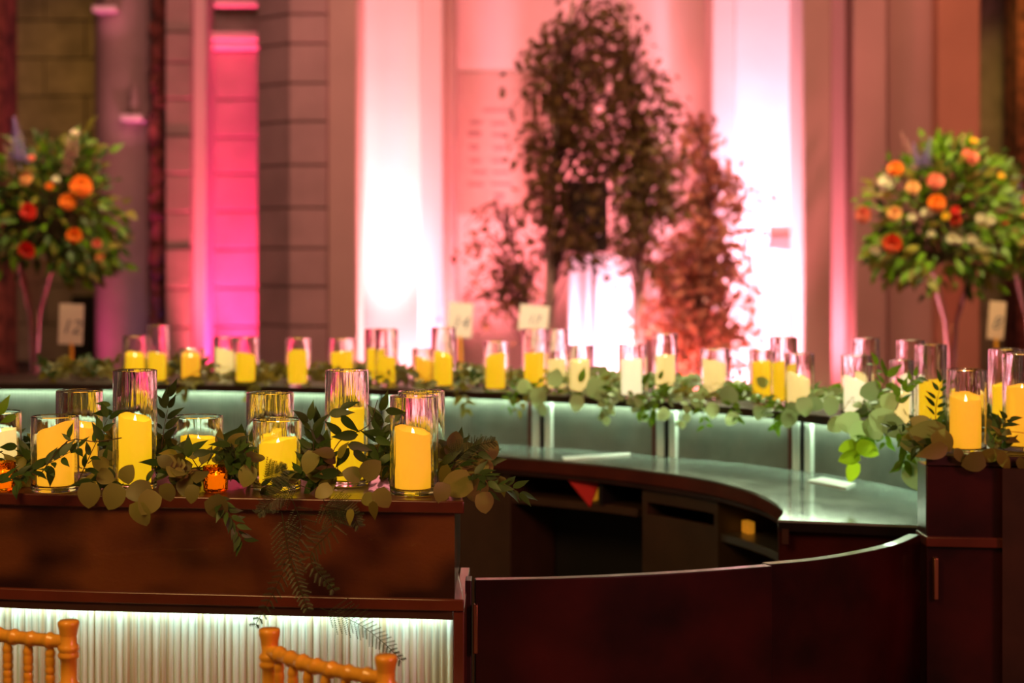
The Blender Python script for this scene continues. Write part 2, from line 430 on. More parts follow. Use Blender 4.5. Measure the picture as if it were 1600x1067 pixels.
# big block pier: side face and front face, every course its own stones
w = struct('trim_5')
MB().bx(X(452, 12.8), X(510, 12.8), 12.86, 13.5, 0, TOP).build('mortar_bed', M['mortar'], w)
a, b = at(451, 0, 12.8), at(403, 0, 13.1)
MB().add([(a.x, a.y + .05, 0), (b.x, b.y + .05, 0), (b.x, 13.6, 0), (a.x, 13.6, 0), (a.x, a.y + .05, TOP), (b.x, b.y + .05, TOP), (b.x, 13.6, TOP), (a.x, 13.6, TOP)],
         [(0, 1, 2, 3), (4, 5, 6, 7), (0, 1, 5, 4), (1, 2, 6, 5), (2, 3, 7, 6), (3, 0, 4, 7)]).build('mortar_bed', M['mortar'], w)
rows = [0, .3, .6, .9] + [z for z in zrow(12.8, [-45, 22, 68, 130, 190, 258, 325, 388, 448, 510]) if z > 1.0]
blocks(w, X(450, 12.8), X(512, 12.8), 12.8, .08, rows, 1, M['stone'], seed=21)
for i in range(len(rows) - 1):                   # canted face
    a, b = at(450, 0, 12.8), at(402, 0, 13.1)
    MB().add([(a.x, a.y, rows[i] + .006), (b.x, b.y, rows[i] + .006), (b.x, b.y + .2, rows[i] + .006), (a.x, a.y + .2, rows[i] + .006),
              (a.x, a.y, rows[i + 1] - .006), (b.x, b.y, rows[i + 1] - .006), (b.x, b.y + .2, rows[i + 1] - .006), (a.x, a.y + .2, rows[i + 1] - .006)],
             [(0, 1, 2, 3), (4, 5, 6, 7), (0, 1, 5, 4), (1, 2, 6, 5), (2, 3, 7, 6), (3, 0, 4, 7)]).build('stone_block', M['stone'], w, smooth=False, bevel=.006)
# pilasters beside the niche
def pilaster(n, px0, px1, d, back, m):
    o = struct('trim_%d' % n)
    MB().bx(X(px0, d), X(px1, d), d, back, 0, TOP).build('pilaster_face', m, o, bevel=.012)
    MB().bx(X(px0, d) - .01, X(px1, d) + .01, d - .02, back, 0, .18).build('plinth_course', m, o, bevel=.01)
    return o
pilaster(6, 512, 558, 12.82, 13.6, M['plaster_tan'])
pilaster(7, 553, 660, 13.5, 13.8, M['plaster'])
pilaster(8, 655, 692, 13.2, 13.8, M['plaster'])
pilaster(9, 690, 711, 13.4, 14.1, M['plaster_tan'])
w = struct('wall_niche')
MB().bx(X(640, 14), X(1180, 14), 14.0, 14.3, 0, TOP).build('niche_face', M['plaster'], w)
pilaster(10, 1112, 1150, 13.5, 14.1, M['plaster'])
pilaster(11, 1145, 1262, 13.6, 13.9, M['plaster'])
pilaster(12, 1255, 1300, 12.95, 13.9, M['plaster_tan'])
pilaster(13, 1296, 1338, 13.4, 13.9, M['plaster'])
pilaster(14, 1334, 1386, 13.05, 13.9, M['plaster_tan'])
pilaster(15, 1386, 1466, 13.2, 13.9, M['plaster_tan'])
pilaster(16, 1466, 1532, 13.0, 13.9, M['terracotta'])
w = struct('wall_far_right')
MB().bx(X(1500, 16), X(1592, 16), 16, 16.3, 0, TOP).build('olive_face', M['stone_dark'], w)
MB().bx(X(1590, 15), X(1720, 15), 15, 15.4, 0, TOP).build('pier_face', M['rough_stone'], w)

# wall plaque with faded lettering in the niche
w = thing('wall_plaque', 'pale lettered panel on the niche wall left of the birch foliage', 'sign', at(783, 230, 13.98))
def pbox(px0, px1, py0, py1, d, th):
    a, b = at(px0, py1, d), at(px1, py0, d)
    return MB().bx(a.x, b.x, d - th, d, a.z, b.z)
pbox(716, 852, 112, 336, 13.999, .006).build('board', M['signback'], w, bevel=.003)
for (a, b, y, h) in ((755, 803, 173, 4), (734, 754, 192, 6), (768, 792, 194, 5), (731, 752, 210, 8), (769, 793, 211, 5), (733, 748, 231, 8), (770, 790, 232, 5),
                     (734, 752, 252, 5), (768, 792, 252, 5), (738, 760, 270, 5), (770, 796, 270, 4), (732, 756, 289, 5), (768, 800, 288, 4), (772, 788, 307, 9), (756, 800, 322, 4)):
    pbox(a, b, y - h / 2, y + h / 2, 13.992, .003).build('text_line', M['signtext'], w, smooth=False)
# access panel on the right pilaster
w = thing('wall_panel', 'grey plate above a white panel on the bright right pilaster', 'panel', at(1220, 430, 13.59))
pbox(1201, 1241, 370, 391, 13.6, .03).build('grey_plate', M['steel'], w, bevel=.004)
pbox(1198, 1238, 392, 478, 13.6, .025).build('white_cover', M['white'], w, bevel=.004)

# ------------------------------------------------------------------ the oval bar
ZL = HC - .538          # top of the raised ledge
ZA = HC - .746          # arm rest and back counter height
LT, AT = .027, .026
# inner edge of the far ledge, in plan, from far left round to the right-hand end
L_pts = [(-3.0, 6.95), (-2.2, 7.04), (-1.375, 7.0), (-1.041, 6.938), (-.836, 6.887), (-.538, 6.80), (-.239, 6.69), (0, 6.564), (.296, 6.379),
         (.618, 6.12), (.843, 5.88), (.959, 5.71), (1.05, 5.53), (1.129, 5.27), (1.15, 5.02), (1.12, 4.80), (1.066, 4.615)]
NL = 120
Lc = catmull(L_pts, NL)
Lout = offset(Lc, .52)
Lout[-1] = Vector((1.60, 4.545, 0)); Lout[-2] = Lout[-1].lerp(Lout[-4], .45)
Lpan = offset(Lc, .15)
Lpan2 = offset(Lc, .19)
def iL(px):                                       # index on the ledge curve whose point is seen at column px
    return min(range(NL), key=lambda i: abs(CX + F * Lc[i].x / Lc[i].y - px) + (0 if Lc[i].y > 5.0 else 500))
# front section, front edge
F_pts = [(-3.2, 4.75), (-2.4, 4.32), (-1.7, 4.07), (-1.119, 3.915), (-.603, 3.842), (-.101, 3.784)]
Fc = catmull(F_pts, 60)
Fb = [p + Vector((-.036 * (i / 59), .541, 0)) for i, p in enumerate(Fc)]
def shifted(curve, back, d): return [a + (b - a).normalized() * d for a, b in zip(curve, back)]

bar = thing('bar_counter', 'mahogany bar section with raised ledge and glowing fluted front behind the chairs', 'bar', (-1.2, 4.2, 0))
MB().sweep(Fc, Fb, ZL - LT, ZL).build('ledge_top', M['wood_edge'], bar, bevel=.003)
i0 = 59
def trim_end(c, x): return [Vector((min(p.x, x), p.y, 0)) for p in c]
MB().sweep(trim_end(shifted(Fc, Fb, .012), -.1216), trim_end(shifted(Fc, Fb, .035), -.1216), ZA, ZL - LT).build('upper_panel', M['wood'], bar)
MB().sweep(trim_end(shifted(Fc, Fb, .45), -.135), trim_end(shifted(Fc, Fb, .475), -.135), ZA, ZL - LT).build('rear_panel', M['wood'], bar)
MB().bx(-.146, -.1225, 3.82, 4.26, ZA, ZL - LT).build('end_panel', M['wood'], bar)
MB().sweep(Fc, Fb, ZA - AT, ZA).build('arm_rest', M['wood_edge'], bar, bevel=.003)
MB().sweep(shifted(Fc, Fb, .006)[:-1] + [Vector((-.125, 3.79, 0))], shifted(Fc, Fb, .02)[:-1] + [Vector((-.125, 3.804, 0))], ZA - AT - .018, ZA - AT).build('light_lip', M['wood_dark'], bar)
MB().bx(-.124, -.101, 3.79, 4.31, 0, ZA - AT).build('end_post', M['wood_edge'], bar, bevel=.002)
# fluted panel: each flute is real relief
pan0 = shifted(Fc, Fb, .055); pan0 = trim_end(pan0, -.126)
fine = catmull([tuple(p) for p in pan0], 1400)
fb = offset(fine, 1.0)
b = MB()
per = 7
for i, p in enumerate(fine):
    u = (i % per) / per
    t = (fine[min(i + 1, 1399)] - fine[max(i - 1, 0)]).normalized(); nrm = Vector((t.y, -t.x, 0))
    q = p + nrm * (.0065 * abs(math.sin(math.pi * u)))
    b.v += [(q.x, q.y, .10), (q.x, q.y, ZA - AT - .002)]
b.f = [(2 * i, 2 * i + 2, 2 * i + 3, 2 * i + 1) for i in range(1399)]
b.build('fluted_panel', M['fluted'], bar, angle=60)
MB().sweep(trim_end(shifted(Fc, Fb, .085), -.126), trim_end(shifted(Fc, Fb, .11), -.126), .02, ZA - AT).build('backing_board', M['white'], bar)
MB().sweep(trim_end(shifted(Fc, Fb, .022), -.13), trim_end(shifted(Fc, Fb, .036), -.13), ZA - AT - .008, ZA - AT - .001).build('led_strip', M['led_front'], bar)
MB().sweep(trim_end(shifted(Fc, Fb, .03), -.13), trim_end(shifted(Fc, Fb, .40), -.13), 0, .09).build('kick_plinth', M['wood_dark'], bar)

far = thing('bar_counter', 'far sweep of the oval bar with mint-lit ribbed panels and glossy worktop', 'bar', (0, 6.8, 0))
MB().sweep(Lc, Lout, ZL - LT, ZL).build('ledge_top', M['wood_dark'], far, bevel=.003)
MB().sweep(Lpan2, offset(Lc, .47), 0, ZL - LT).build('carcass', M['wood_dark'], far)
MB().sweep(offset(Lc, .122)[:112], offset(Lc, .142)[:112], ZL - LT - .004, ZL - LT - .0005).build('led_strip', M['led'], far)
# ribbed panels between posts
edges = [iL(60), iL(330), iL(570), iL(810), iL(1006), iL(1208), 109]
for a, c in zip([0] + edges[:-1], edges):
    seg = catmull([tuple(p) for p in Lpan[a:c + 1]], max(60, (c - a) * 14))
    b = MB()
    for i, p in enumerate(seg):
        t = (seg[min(i + 1, len(seg) - 1)] - seg[max(i - 1, 0)]).normalized()
        q = p + Vector((t.y, -t.x, 0)) * (.004 if (i // 2) % 2 else 0)
        b.v += [(q.x, q.y, ZA - .01), (q.x, q.y, ZL - LT)]
    b.f = [(2 * i, 2 * i + 2, 2 * i + 3, 2 * i + 1) for i in range(len(seg) - 1)]
    b.build('ribbed_panel', M['panel_far'], far, angle=50)
for e in edges[2:-1]:
    p = Lpan[e]; t = (Lpan[e + 1] - Lpan[e - 1]).normalized(); nr = Vector((t.y, -t.x, 0))
    for (du, wd, m, nm) in ((-.028, .012, M['wood_edge'], 'joint_batten'), (0, .032, M['acrylic_edge'], 'joint_cover'), (.026, .010, M['black'], 'joint_gap'), (.052, .028, M['acrylic_edge'], 'joint_cover')):
        c = p + t * du + nr * .012
        MB().box((c.x, c.y, (ZA + ZL - LT) / 2), (wd, .02, ZL - LT - ZA), math.atan2(t.y, t.x)).build(nm, m, far, bevel=.002)
# worktop
C_pts = [(-3.0, 6.70), (-2.2, 6.80), (-1.375, 6.74), (-.836, 6.64), (-.232, 6.488), (.18, 6.236), (.401, 6.038), (.608, 5.771), (.715, 5.52), (.759, 5.316), (.7686, 5.10), (.752, 4.99), (.725, 4.892)]
Cc = catmull(C_pts, 100)
Cout = catmull([tuple(p) for p in Lpan[:112]] + [(1.22, 4.755)], 100)
MB().sweep(Cc, Cout, ZA - .007, ZA).build('worktop', M['counter'], far, bevel=.001)
MB().sweep(offset(Cc, .012), Cout, ZA - .024, ZA - .007).build('worktop_core', M['counter_edge'], far)
MB().add([(.727, 4.893, ZA - .030), (1.2, 4.751, ZA - .030), (1.2, 4.78, ZA - .030), (.735, 4.93, ZA - .030), (.727, 4.893, ZA - .0072), (1.2, 4.751, ZA - .0072), (1.2, 4.78, ZA - .0072), (.735, 4.93, ZA - .0072)],
         [(0, 1, 2, 3), (4, 5, 6, 7), (0, 1, 5, 4), (1, 2, 6, 5), (2, 3, 7, 6), (3, 0, 4, 7)]).build('worktop_end', M['counter_edge'], far)
MB().sweep(offset(Cc, .003)[:97], offset(Cc, .011)[:97], ZA - .050, ZA - .0075).build('worktop_edge', M['wood_edge'], far, bevel=.003)
MB().sweep(offset(Cc, .012), offset(Cc, .03), ZA - .066, ZA - .0245).build('apron', M['wood_dark'], far)
def iC(px): return min(range(90), key=lambda i: abs(CX + F * Cc[i].x / Cc[i].y - px))
def cab(nm, p0, p1, o0, o1, z0, z1, m, bev=.002):
    a, c = iC(p0), iC(p1)
    seg = Cc[max(0, a - 2):c + 3]
    full = catmull([tuple(p) for p in Cc[a:c + 1]], max(4, (c - a) + 1)) if c > a + 2 else Cc[a:a + 3]
    return MB().sweep(offset(full, o0), offset(full, o1), z0, z1).build(nm, m, far, bevel=bev)
MB().sweep(offset(Cc, .36), offset(Cc, .37), 0, ZA - .024).build('cabinet_back', M['black'], far)
MB().sweep(offset(Cc, .06), offset(Cc, .36), .02, .06).build('cabinet_bottom', M['black'], far)
cab('cabinet_door', 300, 520, .035, .055, .08, ZA - .07, M['cabinet'])
cab('cabinet_door', 523, 700, .035, .055, .08, ZA - .07, M['cabinet'])
cab('cabinet_door', 703, 779, .035, .055, .08, ZA - .07, M['cabinet'])
cab('shelf', 783, 985, .05, .34, .897, .925, M['cabinet'])
def divider(px, z0=.06, z1=ZA - .066, wd=.02, m='cabinet'):
    i = iC(px); p = Cc[i]; t = (Cc[i + 1] - Cc[i - 1]).normalized(); nr = Vector((-t.y, t.x, 0)); c = p + nr * .19
    MB().box((c.x, c.y, (z0 + z1) / 2), (wd, .31, z1 - z0), math.atan2(t.y, t.x)).build('divider', M[m], far, bevel=.001)
divider(781); divider(936, 0.925, ZA - .066, .016, 'black'); divider(988); divider(1106)
cab('drawer_front', 990, 1102, .035, .055, .955, ZA - .07, M['cabinet'])
cab('cabinet_door', 990, 1102, .035, .055, .08, .915, M['cabinet'])
cab('shelf', 1108, 1212, .05, .34, .868, .893, M['steel'])
# closing board at the end of the worktop
MB().add([(.735, 4.93, 0), (1.13, 4.79, 0), (1.13, 4.82, 0), (.735, 4.96, 0), (.735, 4.93, ZA - .024), (1.13, 4.79, ZA - .024), (1.13, 4.82, ZA - .024), (.735, 4.96, ZA - .024)],
         [(0, 1, 2, 3), (4, 5, 6, 7), (0, 1, 5, 4), (1, 2, 6, 5), (2, 3, 7, 6), (3, 0, 4, 7)]).build('closing_board', M['wood_gate'], far)
# right-hand end of the bar
def endbox(nm, x0, x1, y_l, y_r, th, z0, z1, m, bev=.003):
    MB().add([(x0, y_l, z0), (x1, y_r, z0), (x1, y_r + th, z0), (x0, y_l + th, z0), (x0, y_l, z1), (x1, y_r, z1), (x1, y_r + th, z1), (x0, y_l + th, z1)],
             [(3, 2, 1, 0), (4, 5, 6, 7), (0, 1, 5, 4), (1, 2, 6, 5), (2, 3, 7, 6), (3, 0, 4, 7)]).build(nm, m, far, bevel=bev)
endbox('end_panel', 1.068, 1.59, 4.622, 4.556, .10, 0, ZL - LT, M['wood_gate'])
endbox('end_arm_rest', 1.064, 1.62, 4.604, 4.535, .12, ZA - AT, ZA, M['wood_edge'])
h0 = at(1463, 872, 4.60); h1 = at(1463, 937, 4.60)
MB().bx(h0.x - .006, h0.x + .006, 4.598, 4.62, h1.z, h0.z).build('hinge', M['brass'], far, bevel=.002)

# gate: two curved doors
gate = thing('bar_gate', 'low curved wine-red gate in two leaves closing the bar opening', 'gate', (.4, 4.2, 0))
def gdoor(pts, n):
    c = catmull(pts, n)
    MB().sweep(c, offset(c, .032), .06, ZA).build('gate_leaf', M['wood_gate'], gate, bevel=.0025)
gdoor([(-.082, 4.005), (.09, 4.022), (.27, 4.061), (.433, 4.112), (.608, 4.183)], 40)
gdoor([(.603, 4.205), (.72, 4.262), (.828, 4.343), (.958, 4.478), (1.058, 4.640)], 40)
MB().bx(X(727, 4.02), X(737, 4.02), 4.01, 4.07, 0, ZA - .002).build('gate_post', M['wood_dark'], gate, bevel=.002)
h0 = at(743, 945, 3.99); h1 = at(743, 1022, 3.99)
MB().bx(h0.x - .005, h0.x + .005, 3.99, 4.012, h1.z, h0.z).build('hinge', M['brass'], gate, bevel=.002)
MB().bx(.6, .64, 4.2, 4.3, 0, .06).build('gate_foot', M['steel'], gate); MB().bx(0, .04, 4.01, 4.05, 0, .06).build('gate_foot', M['steel'], gate)

# small things on and under the worktop
def flat_card(name, label, cat, corners, m, th=.004):
    b = MB(); n = len(corners)
    vs = [Vector(c) for c in corners]; vs2 = [v + Vector((0, 0, th)) for v in vs]
    b.add(vs + vs2, [tuple(range(n)), tuple(range(n, 2 * n))] + [(i, (i + 1) % n, n + (i + 1) % n, n + i) for i in range(n)])
    o = b.build(name, m, smooth=False); return tag(o, label, cat)
flat_card('folded_paper', 'narrow white paper strip lying on the curving glossy worktop, mid bar', 'paper', [on(882, 720, ZA + .001), on(985, 712, ZA + .001), on(985, 709, ZA + .001), on(878, 715, ZA + .001)], M['paper'])
flat_card('menu_card', 'white card lying on the worktop below the hanging lime leaves', 'card', [on(1262, 752, ZA + .001), on(1322, 764, ZA + .001), on(1337, 757, ZA + .001), on(1284, 747, ZA + .001)], M['paper'])
a, b_, c = at(879, 740, 6.27), at(937, 757, 6.22), at(922, 794, 6.22)
q = MB().add([a, b_, c, a + Vector((0, .05, 0)), b_ + Vector((.0, .05, 0)), c + Vector((0, .06, 0))], [(0, 1, 2), (3, 5, 4), (0, 3, 4, 1), (1, 4, 5, 2), (2, 5, 3, 0)]).build('folded_napkin', M['red_cloth'], bevel=.006)
tag(q, 'red folded cloth on the upper shelf of the open cabinet bay', 'cloth')
p = at(927, 788, 6.27); p.z = .926
q = MB().lathe([(.004, 0), (.017, .004), (.018, .05), (.008, .085), (.008, .11)], p, 14).build('small_bottle', M['amber_box']); tag(q, 'little amber bottle beside the red cloth in the open bay', 'bottle')
p = at(1169, 823, 5.76); p.z = .894
q = MB().box(p + Vector((0, 0, .02)), (.026, .05, .04), .3).build('orange_box', M['amber_box'], bevel=.004); tag(q, 'small orange box on the grey shelf at the worktop corner', 'box')

# ------------------------------------------------------------------ glass cylinders and candles
WIN = []                 # (px0, px1, py0, py1, depth) of each candle as seen from the room's front
VASES = []               # (x, y, r, top z) for keeping leaves out
def vase(cx, basez, y, dia, h, label, group):
    r = dia / 2; tl = .0026; th = tl + .023 * h
    b = MB().lathe([(r * .96, 0), (r, .003), (r, .006), (r, h - .004), (r, h - .0015), (r - th * .5, h), (r - th, h - .0015), (r - th, h - .004), (r - .62 * th - .38 * tl, h * .84), (r - .25 * th - .75 * tl, h * .6), (r - tl, h * .32), (r - tl, .018), (r - tl, .014), (r - tl - .004, .0105), (r - tl - .010, .0095), (.002, .009)], (0, 0, 0), 40)
    o = b.build('glass_cylinder', M['glass'], None, Vector((cx, y, basez + .0006)), angle=50)
    VASES.append((cx, y, r, basez + h))
    return tag(o, label, 'vase', group)
def candle(cx, basez, y, dia, h, slope, phi, m, label, group, flame=True):
    r = dia / 2
    t = thing('pillar_candle', label, 'candle', (cx, y, basez), group)
    def zm(z, a, rr):
        if z < h * .5: return z
        k = min(1, rr / r)
        return z - slope * (1 - math.cos(a - phi)) / 2 * k - (1 - k) * slope * .5 + .0012 * math.sin(5 * a + phi)
    pr = [(r * .97, 0), (r, .003), (r, h * .45), (r, h - .004), (r * .96, h), (r * .86, h - .002), (r * .74, h - .014), (r * .3, h - .019), (.002, h - .019)]
    MB().lathe(pr, (0, 0, 0), 36, zm).build('wax_body', M[m], t, Vector((0, 0, 0)))
    if flame:
        zf = h - .019 - slope * .5
        MB().lathe([(.001, 0), (.0032, .004), (.0042, .009), (.003, .015), (.001, .021), (.0002, .024)], (0, 0, 0), 10).build('flame_tip', M['flame'], t, Vector((0, 0, zf)))
    return t

def lit_vase(x0, x1, ytop, ybase, c0, c1, ctop, tone, lm, group, slope=.012, phi=None, off=None, cb=None):
    """pixel extents of the glass and of the candle; ybase fixes the depth on the ledge"""
    d = F * (HC - ZL) / (ybase - HY); k = F / d
    cx = ((x0 + x1) / 2 - CX) / k; dia = (x1 - x0) / k; h = (ybase - ytop) / k
    vase(cx, ZL, d, dia, h, 'clear glass cylinder ' + lm, group + ' glasses')
    if c0 is None: return
    WIN.append((c0 - 3, c1 + 3, ctop - 4, ybase - (ybase - ctop) * .16, d))
    cdia = min((c1 - c0) / k, dia - .024); ccx = ((c0 + c1) / 2 - CX) / k
    lim = max(0, dia / 2 - .0105 - cdia / 2)
    ccx = max(cx - lim, min(cx + lim, ccx))
    ch = (ybase - ctop) / k - .010
    word = {'wax_yellow': 'glowing yellow', 'wax_orange': 'glowing amber', 'wax_cream': 'pale cream', 'wax_white': 'brilliant cream-white'}[tone]
    candle(ccx, ZL + .0106, d, cdia, ch, slope, phi if phi is not None else random.Random(x0).uniform(0, 6.28), tone, word + ' pillar candle ' + lm, group + ' candles')

G1 = 'front ledge'
PI = math.pi
lit_vase(49, 123, 650, 766, 65, 124, 655, 'wax_orange', 'low and broad at the front, left of the tallest front-left glass', G1, .030, -.2)
lit_vase(88, 160, 610, 742, 110, 160, 657, 'wax_orange', 'second-row, half behind the low broad front glass', G1, .016, 2.6)
lit_vase(177, 245, 578, 763, 183, 239, 645, 'wax_yellow', 'tallest at front-left, above the hanging heart-shaped leaves', G1, .018, 2.6)
lit_vase(271, 348, 650, 744, 282, 339, 680, 'wax_yellow', 'short, behind the small amber votive', G1, .006, 3.0)
lit_vase(385, 459, 613, 744, 402, 446, 662, 'wax_yellow', 'rear one of the overlapping pair above the ferns', G1, .02, .6)
lit_vase(395, 471, 655, 763, 410, 468, 682, 'wax_yellow', 'front one of the overlapping pair above the ferns', G1, .014, .3)
lit_vase(508, 576, 578, 757, 517, 574, 636, 'wax_yellow', 'tall, crossed by pointed green leaves', G1, .012, .4)
lit_vase(609, 685, 618, 771, 614, 671, 664, 'wax_orange', 'front one of the pair nearest the open bar end', G1, .020, 2.7)
lit_vase(622, 695, 611, 748, 630, 680, 680, 'wax_yellow', 'rear one of the pair nearest the open bar end', G1, .01, 1.0)
lit_vase(-42, 33, 643, 748, -25, 26, 668, 'wax_cream', 'cut by the left edge of the picture', G1, .012, .5)

def votive(px, py, d, wpx, hpx, label):
    k = F / d; p = at(px, py, d); r = wpx / k / 2; h = hpx / k
    o = MB().lathe([(r * .8, 0), (r * .95, .004), (r, h), (r - .003, h), (r * .8, .008), (.002, .007)], (0, 0, 0), 24).build('votive_glass', M['glass_amber'], None, Vector((p.x, p.y, ZL + .0006)))
    VASES.append((p.x, p.y, r, ZL + h)); tag(o, label, 'votive', 'amber votives')
    candle(p.x, ZL + .0085, d, r * 1.35, h * .55, .001, 0, 'wax_orange', label.replace('pressed glass votive', 'votive candle inside the pressed glass cup'), 'amber votive candles')
votive(337, 770, 3.93, 40, 40, 'amber pressed glass votive low among leaves before the short glass')
votive(4, 770, 3.94, 40, 46, 'amber pressed glass votive at the left picture edge')

G2 = 'far ledge'
FARV = [
 (192, 231, 525, 596, 195, 227, 549, 'wax_yellow', 'beneath the round purple column, furthest left of the far row'),
 (229, 264, 508, 599, 228, 260, 549, 'wax_yellow', 'tallest of the far left, beside the blue-lit column edge'),
 (280, 320, 545, 597, 284, 312, 549, 'wax_orange', 'short, below the pale pink reveal on the far ledge'),
 (333, 370, 527, 592, 334, 366, 542, 'wax_cream', 'rear one of the pair below the hot pink recess'),
 (365, 404, 527, 601, 367, 398, 550, 'wax_yellow', 'front one of the pair below the hot pink recess'),
 (446, 485, 528, 604, 447, 478, 545, 'wax_yellow', 'standing alone below the big stone-block pier'),
 (513, 556, 529, 600, 516, 550, 548, 'wax_yellow', 'below the smooth tan pilaster edge'),
 (570, 606, 514, 598, 571, 600, 543, 'wax_yellow', 'left one of the pair before the white-lit left pilaster'),
 (586, 622, 514, 603, 590, 620, 556, 'wax_yellow', 'right one of the pair before the white-lit left pilaster'),
 (644, 680, 545, 601, 649, 676, 556, 'wax_orange', 'low, below the violet foot of the narrow pilaster'),
 (674, 712, 512, 607, 676, 707, 548, 'wax_yellow', 'just left of the upright cream number card'),
 (755, 795, 533, 612, 757, 788, 550, 'wax_yellow', 'between the two cream number cards'),
 (815, 856, 514, 609, 819, 850, 550, 'wax_yellow', 'directly below the wide tilted number card'),
 (852, 889, 515, 612, 856, 884, 560, 'wax_cream', 'just right of the wide tilted number card'),
 (886, 926, 540, 616, 891, 921, 560, 'wax_cream', 'before the left edge of the white plinth'),
 (966, 1011, 538, 622, 968, 1000, 560, 'wax_white', 'before the bright birch trunk by the plinth'),
 (1019, 1059, 521, 619, 1025, 1056, 554, 'wax_cream', 'tall, below the left of the copper foliage'),
 (1094, 1140, 545, 622, 1096, 1131, 560, 'wax_cream', 'below the right of the copper foliage'),
 (1170, 1209, 547, 628, 1174, 1206, 563, 'wax_yellow', 'left of the three before the white-lit right pilaster'),
 (1203, 1246, 527, 631, 1204, 1236, 563, 'wax_yellow', 'tallest of the three before the white-lit right pilaster'),
 (1226, 1272, 552, 641, 1229, 1263, 580, 'wax_cream', 'front right of the three before the white-lit right pilaster'),
 (1331, 1374, 528, 635, 1336, 1364, 573, 'wax_cream', 'tall rear one right of the narrow pink strip'),
 (1314, 1362, 555, 650, 1317, 1354, 585, 'wax_white', 'slant-topped in front, right of the narrow pink strip'),
 (1401, 1445, 531, 655, 1404, 1434, 577, 'wax_white', 'tall, left of the bouquet stand on the right'),
 (1390, 1428, 562, 668, 1393, 1420, 612, 'wax_cream', 'lowest one left of the right bouquet stand'),
 (1430, 1479, 538, 672, 1433, 1474, 590, 'wax_yellow', 'tall, just behind the right bar end'),
]
for t in FARV:
    lit_vase(*t, G2, slope=random.Random(t[0]).choice([.006, .012, .02, .026]) if t[0] != 1314 else .03, phi=None if t[0] != 1314 else 3.0)
G3 = 'right bar end'
lit_vase(1479, 1541, 577, 707, 1484, 1531, 612, 'wax_orange', 'with visible flame, front of the right bar end', G3, .022, 1.6)
lit_vase(1545, 1599, 545, 682, 1550, 1592, 597, 'wax_yellow', 'behind the flame-tipped one on the right bar end', G3, .012, .5)
lit_vase(1567, 1630, 552, 703, 1571, 1618, 600, 'wax_orange', 'cut by the right edge of the picture', G3, .008, .5)

# ------------------------------------------------------------------ leaves and garlands
def leaf_mesh(name, m, wid, tip=.0, heart=0, fold=.12, curl=.15):
    rows = []
    for q in range(9):
        u = q / 8; e = 1.15 + .75 * tip
        wv = (math.sin(math.pi * u ** (.66 if not heart else .78)) ** (.8 if not heart else .58)) * (1 - u ** 6 * .2) if 0 < q < 8 else .03
        if tip and u > .5: wv *= 1 - tip * .55 * ((u - .5) / .5) ** 1.3 * (1 - u * .2)
        rows.append((u, wv))
    b = MB()
    for (u, wv) in rows:
        zc = -curl * (u - .3) ** 2
        h = wid / 2 * wv
        b.v += [(-h, u - (heart * .06 if 0 < u < .2 else 0), zc + fold * h), (0, u, zc), (h, u - (heart * .06 if 0 < u < .2 else 0), zc + fold * h)]
    for i in range(len(rows) - 1):
        o = 3 * i
        b.f += [(o, o + 1, o + 4, o + 3), (o + 1, o + 2, o + 5, o + 4)]
    me = bpy.data.meshes.new(name); me.from_pydata(b.v, [], b.f); me.materials.append(m)
    me.polygons.foreach_set('use_smooth', [True] * len(me.polygons))
    return me
LM = {
 'ruscus': leaf_mesh('ruscus_leaf', M['ruscus'], .38, 1),
 'euca': leaf_mesh('eucalyptus_leaf', M['euca'], .86, 0, 1, .10, .25),
 'pale': leaf_mesh('pale_eucalyptus_leaf', M['euca_pale'], .88, 0, 1, .08, .2),
 'lime': leaf_mesh('lime_leaf', M['lime'], .66, 0, 1),
 'green': leaf_mesh('green_leaf', M['green'], .42, 1),
 'olive': leaf_mesh('olive_leaf', M['olive'], .5, .6),
 'birch': leaf_mesh('birch_leaf', M['tree_green'], .62, .7),
 'copper': leaf_mesh('copper_leaf', M['copper'], .68, .5),
}
def leaf_matrix(p, direction, normal, size):
    y = Vector(direction).normalized(); n = Vector(normal)
    x = y.cross(n)
    if x.length < 1e-3: x = y.cross(Vector((.3, .9, .2)))
    x.normalize(); zz = x.cross(y)
    R = Matrix((x, y, zz)).transposed().to_4x4()
    return Matrix.Translation(p) @ R @ Matrix.Diagonal((size, size, size, 1))

class Plant:
    """leaves as single objects up to a limit; what is beyond it is joined into one part"""
    def __init__(s, root, limit, partname='leaf'):
        s.root = root; s.limit = limit; s.items = []; s.stem = MB(); s.nm = partname
    def leaf(s, kind, p, dr, nr, size): s.items.append((kind, Vector(p), Vector(dr), Vector(nr), size))
    def finish(s, stem_mat, stem_name='stem'):
        base = Vector(s.root.location)
        it = sorted(s.items, key=lambda q: q[1].y - q[4] * 8)          # what shows largest first
        one, rest = it[:s.limit], it[s.limit:]
        for kind, p, dr, nr, size in one:
            o = bpy.data.objects.new(s.nm, LM[kind]); COL.objects.link(o); o.parent = s.root
            o.matrix_basis = leaf_matrix(p - base, dr, nr, size)
        by = {}
        for q in rest: by.setdefault(q[0], []).append(q)
        for kind, qs in by.items():
            b = MB(); src = LM[kind]; vs = [v.co.copy() for v in src.vertices]; fs = [tuple(f.vertices) for f in src.polygons]
            for _, p, dr, nr, size in qs:
                m = leaf_matrix(p - base, dr, nr, size); b.add([m @ v for v in vs], fs)
            me = bpy.data.meshes.new('foliage'); me.from_pydata(b.v, [], b.f); me.materials.append(src.materials[0])
            me.polygons.foreach_set('use_smooth', [True] * len(me.polygons))
            o = link('foliage', me, s.root, Vector((0, 0, 0))); o['kind'] = 'stuff'
        if s.stem.v:
            s.stem.build(stem_name, stem_mat, s.root)['kind'] = 'stuff'

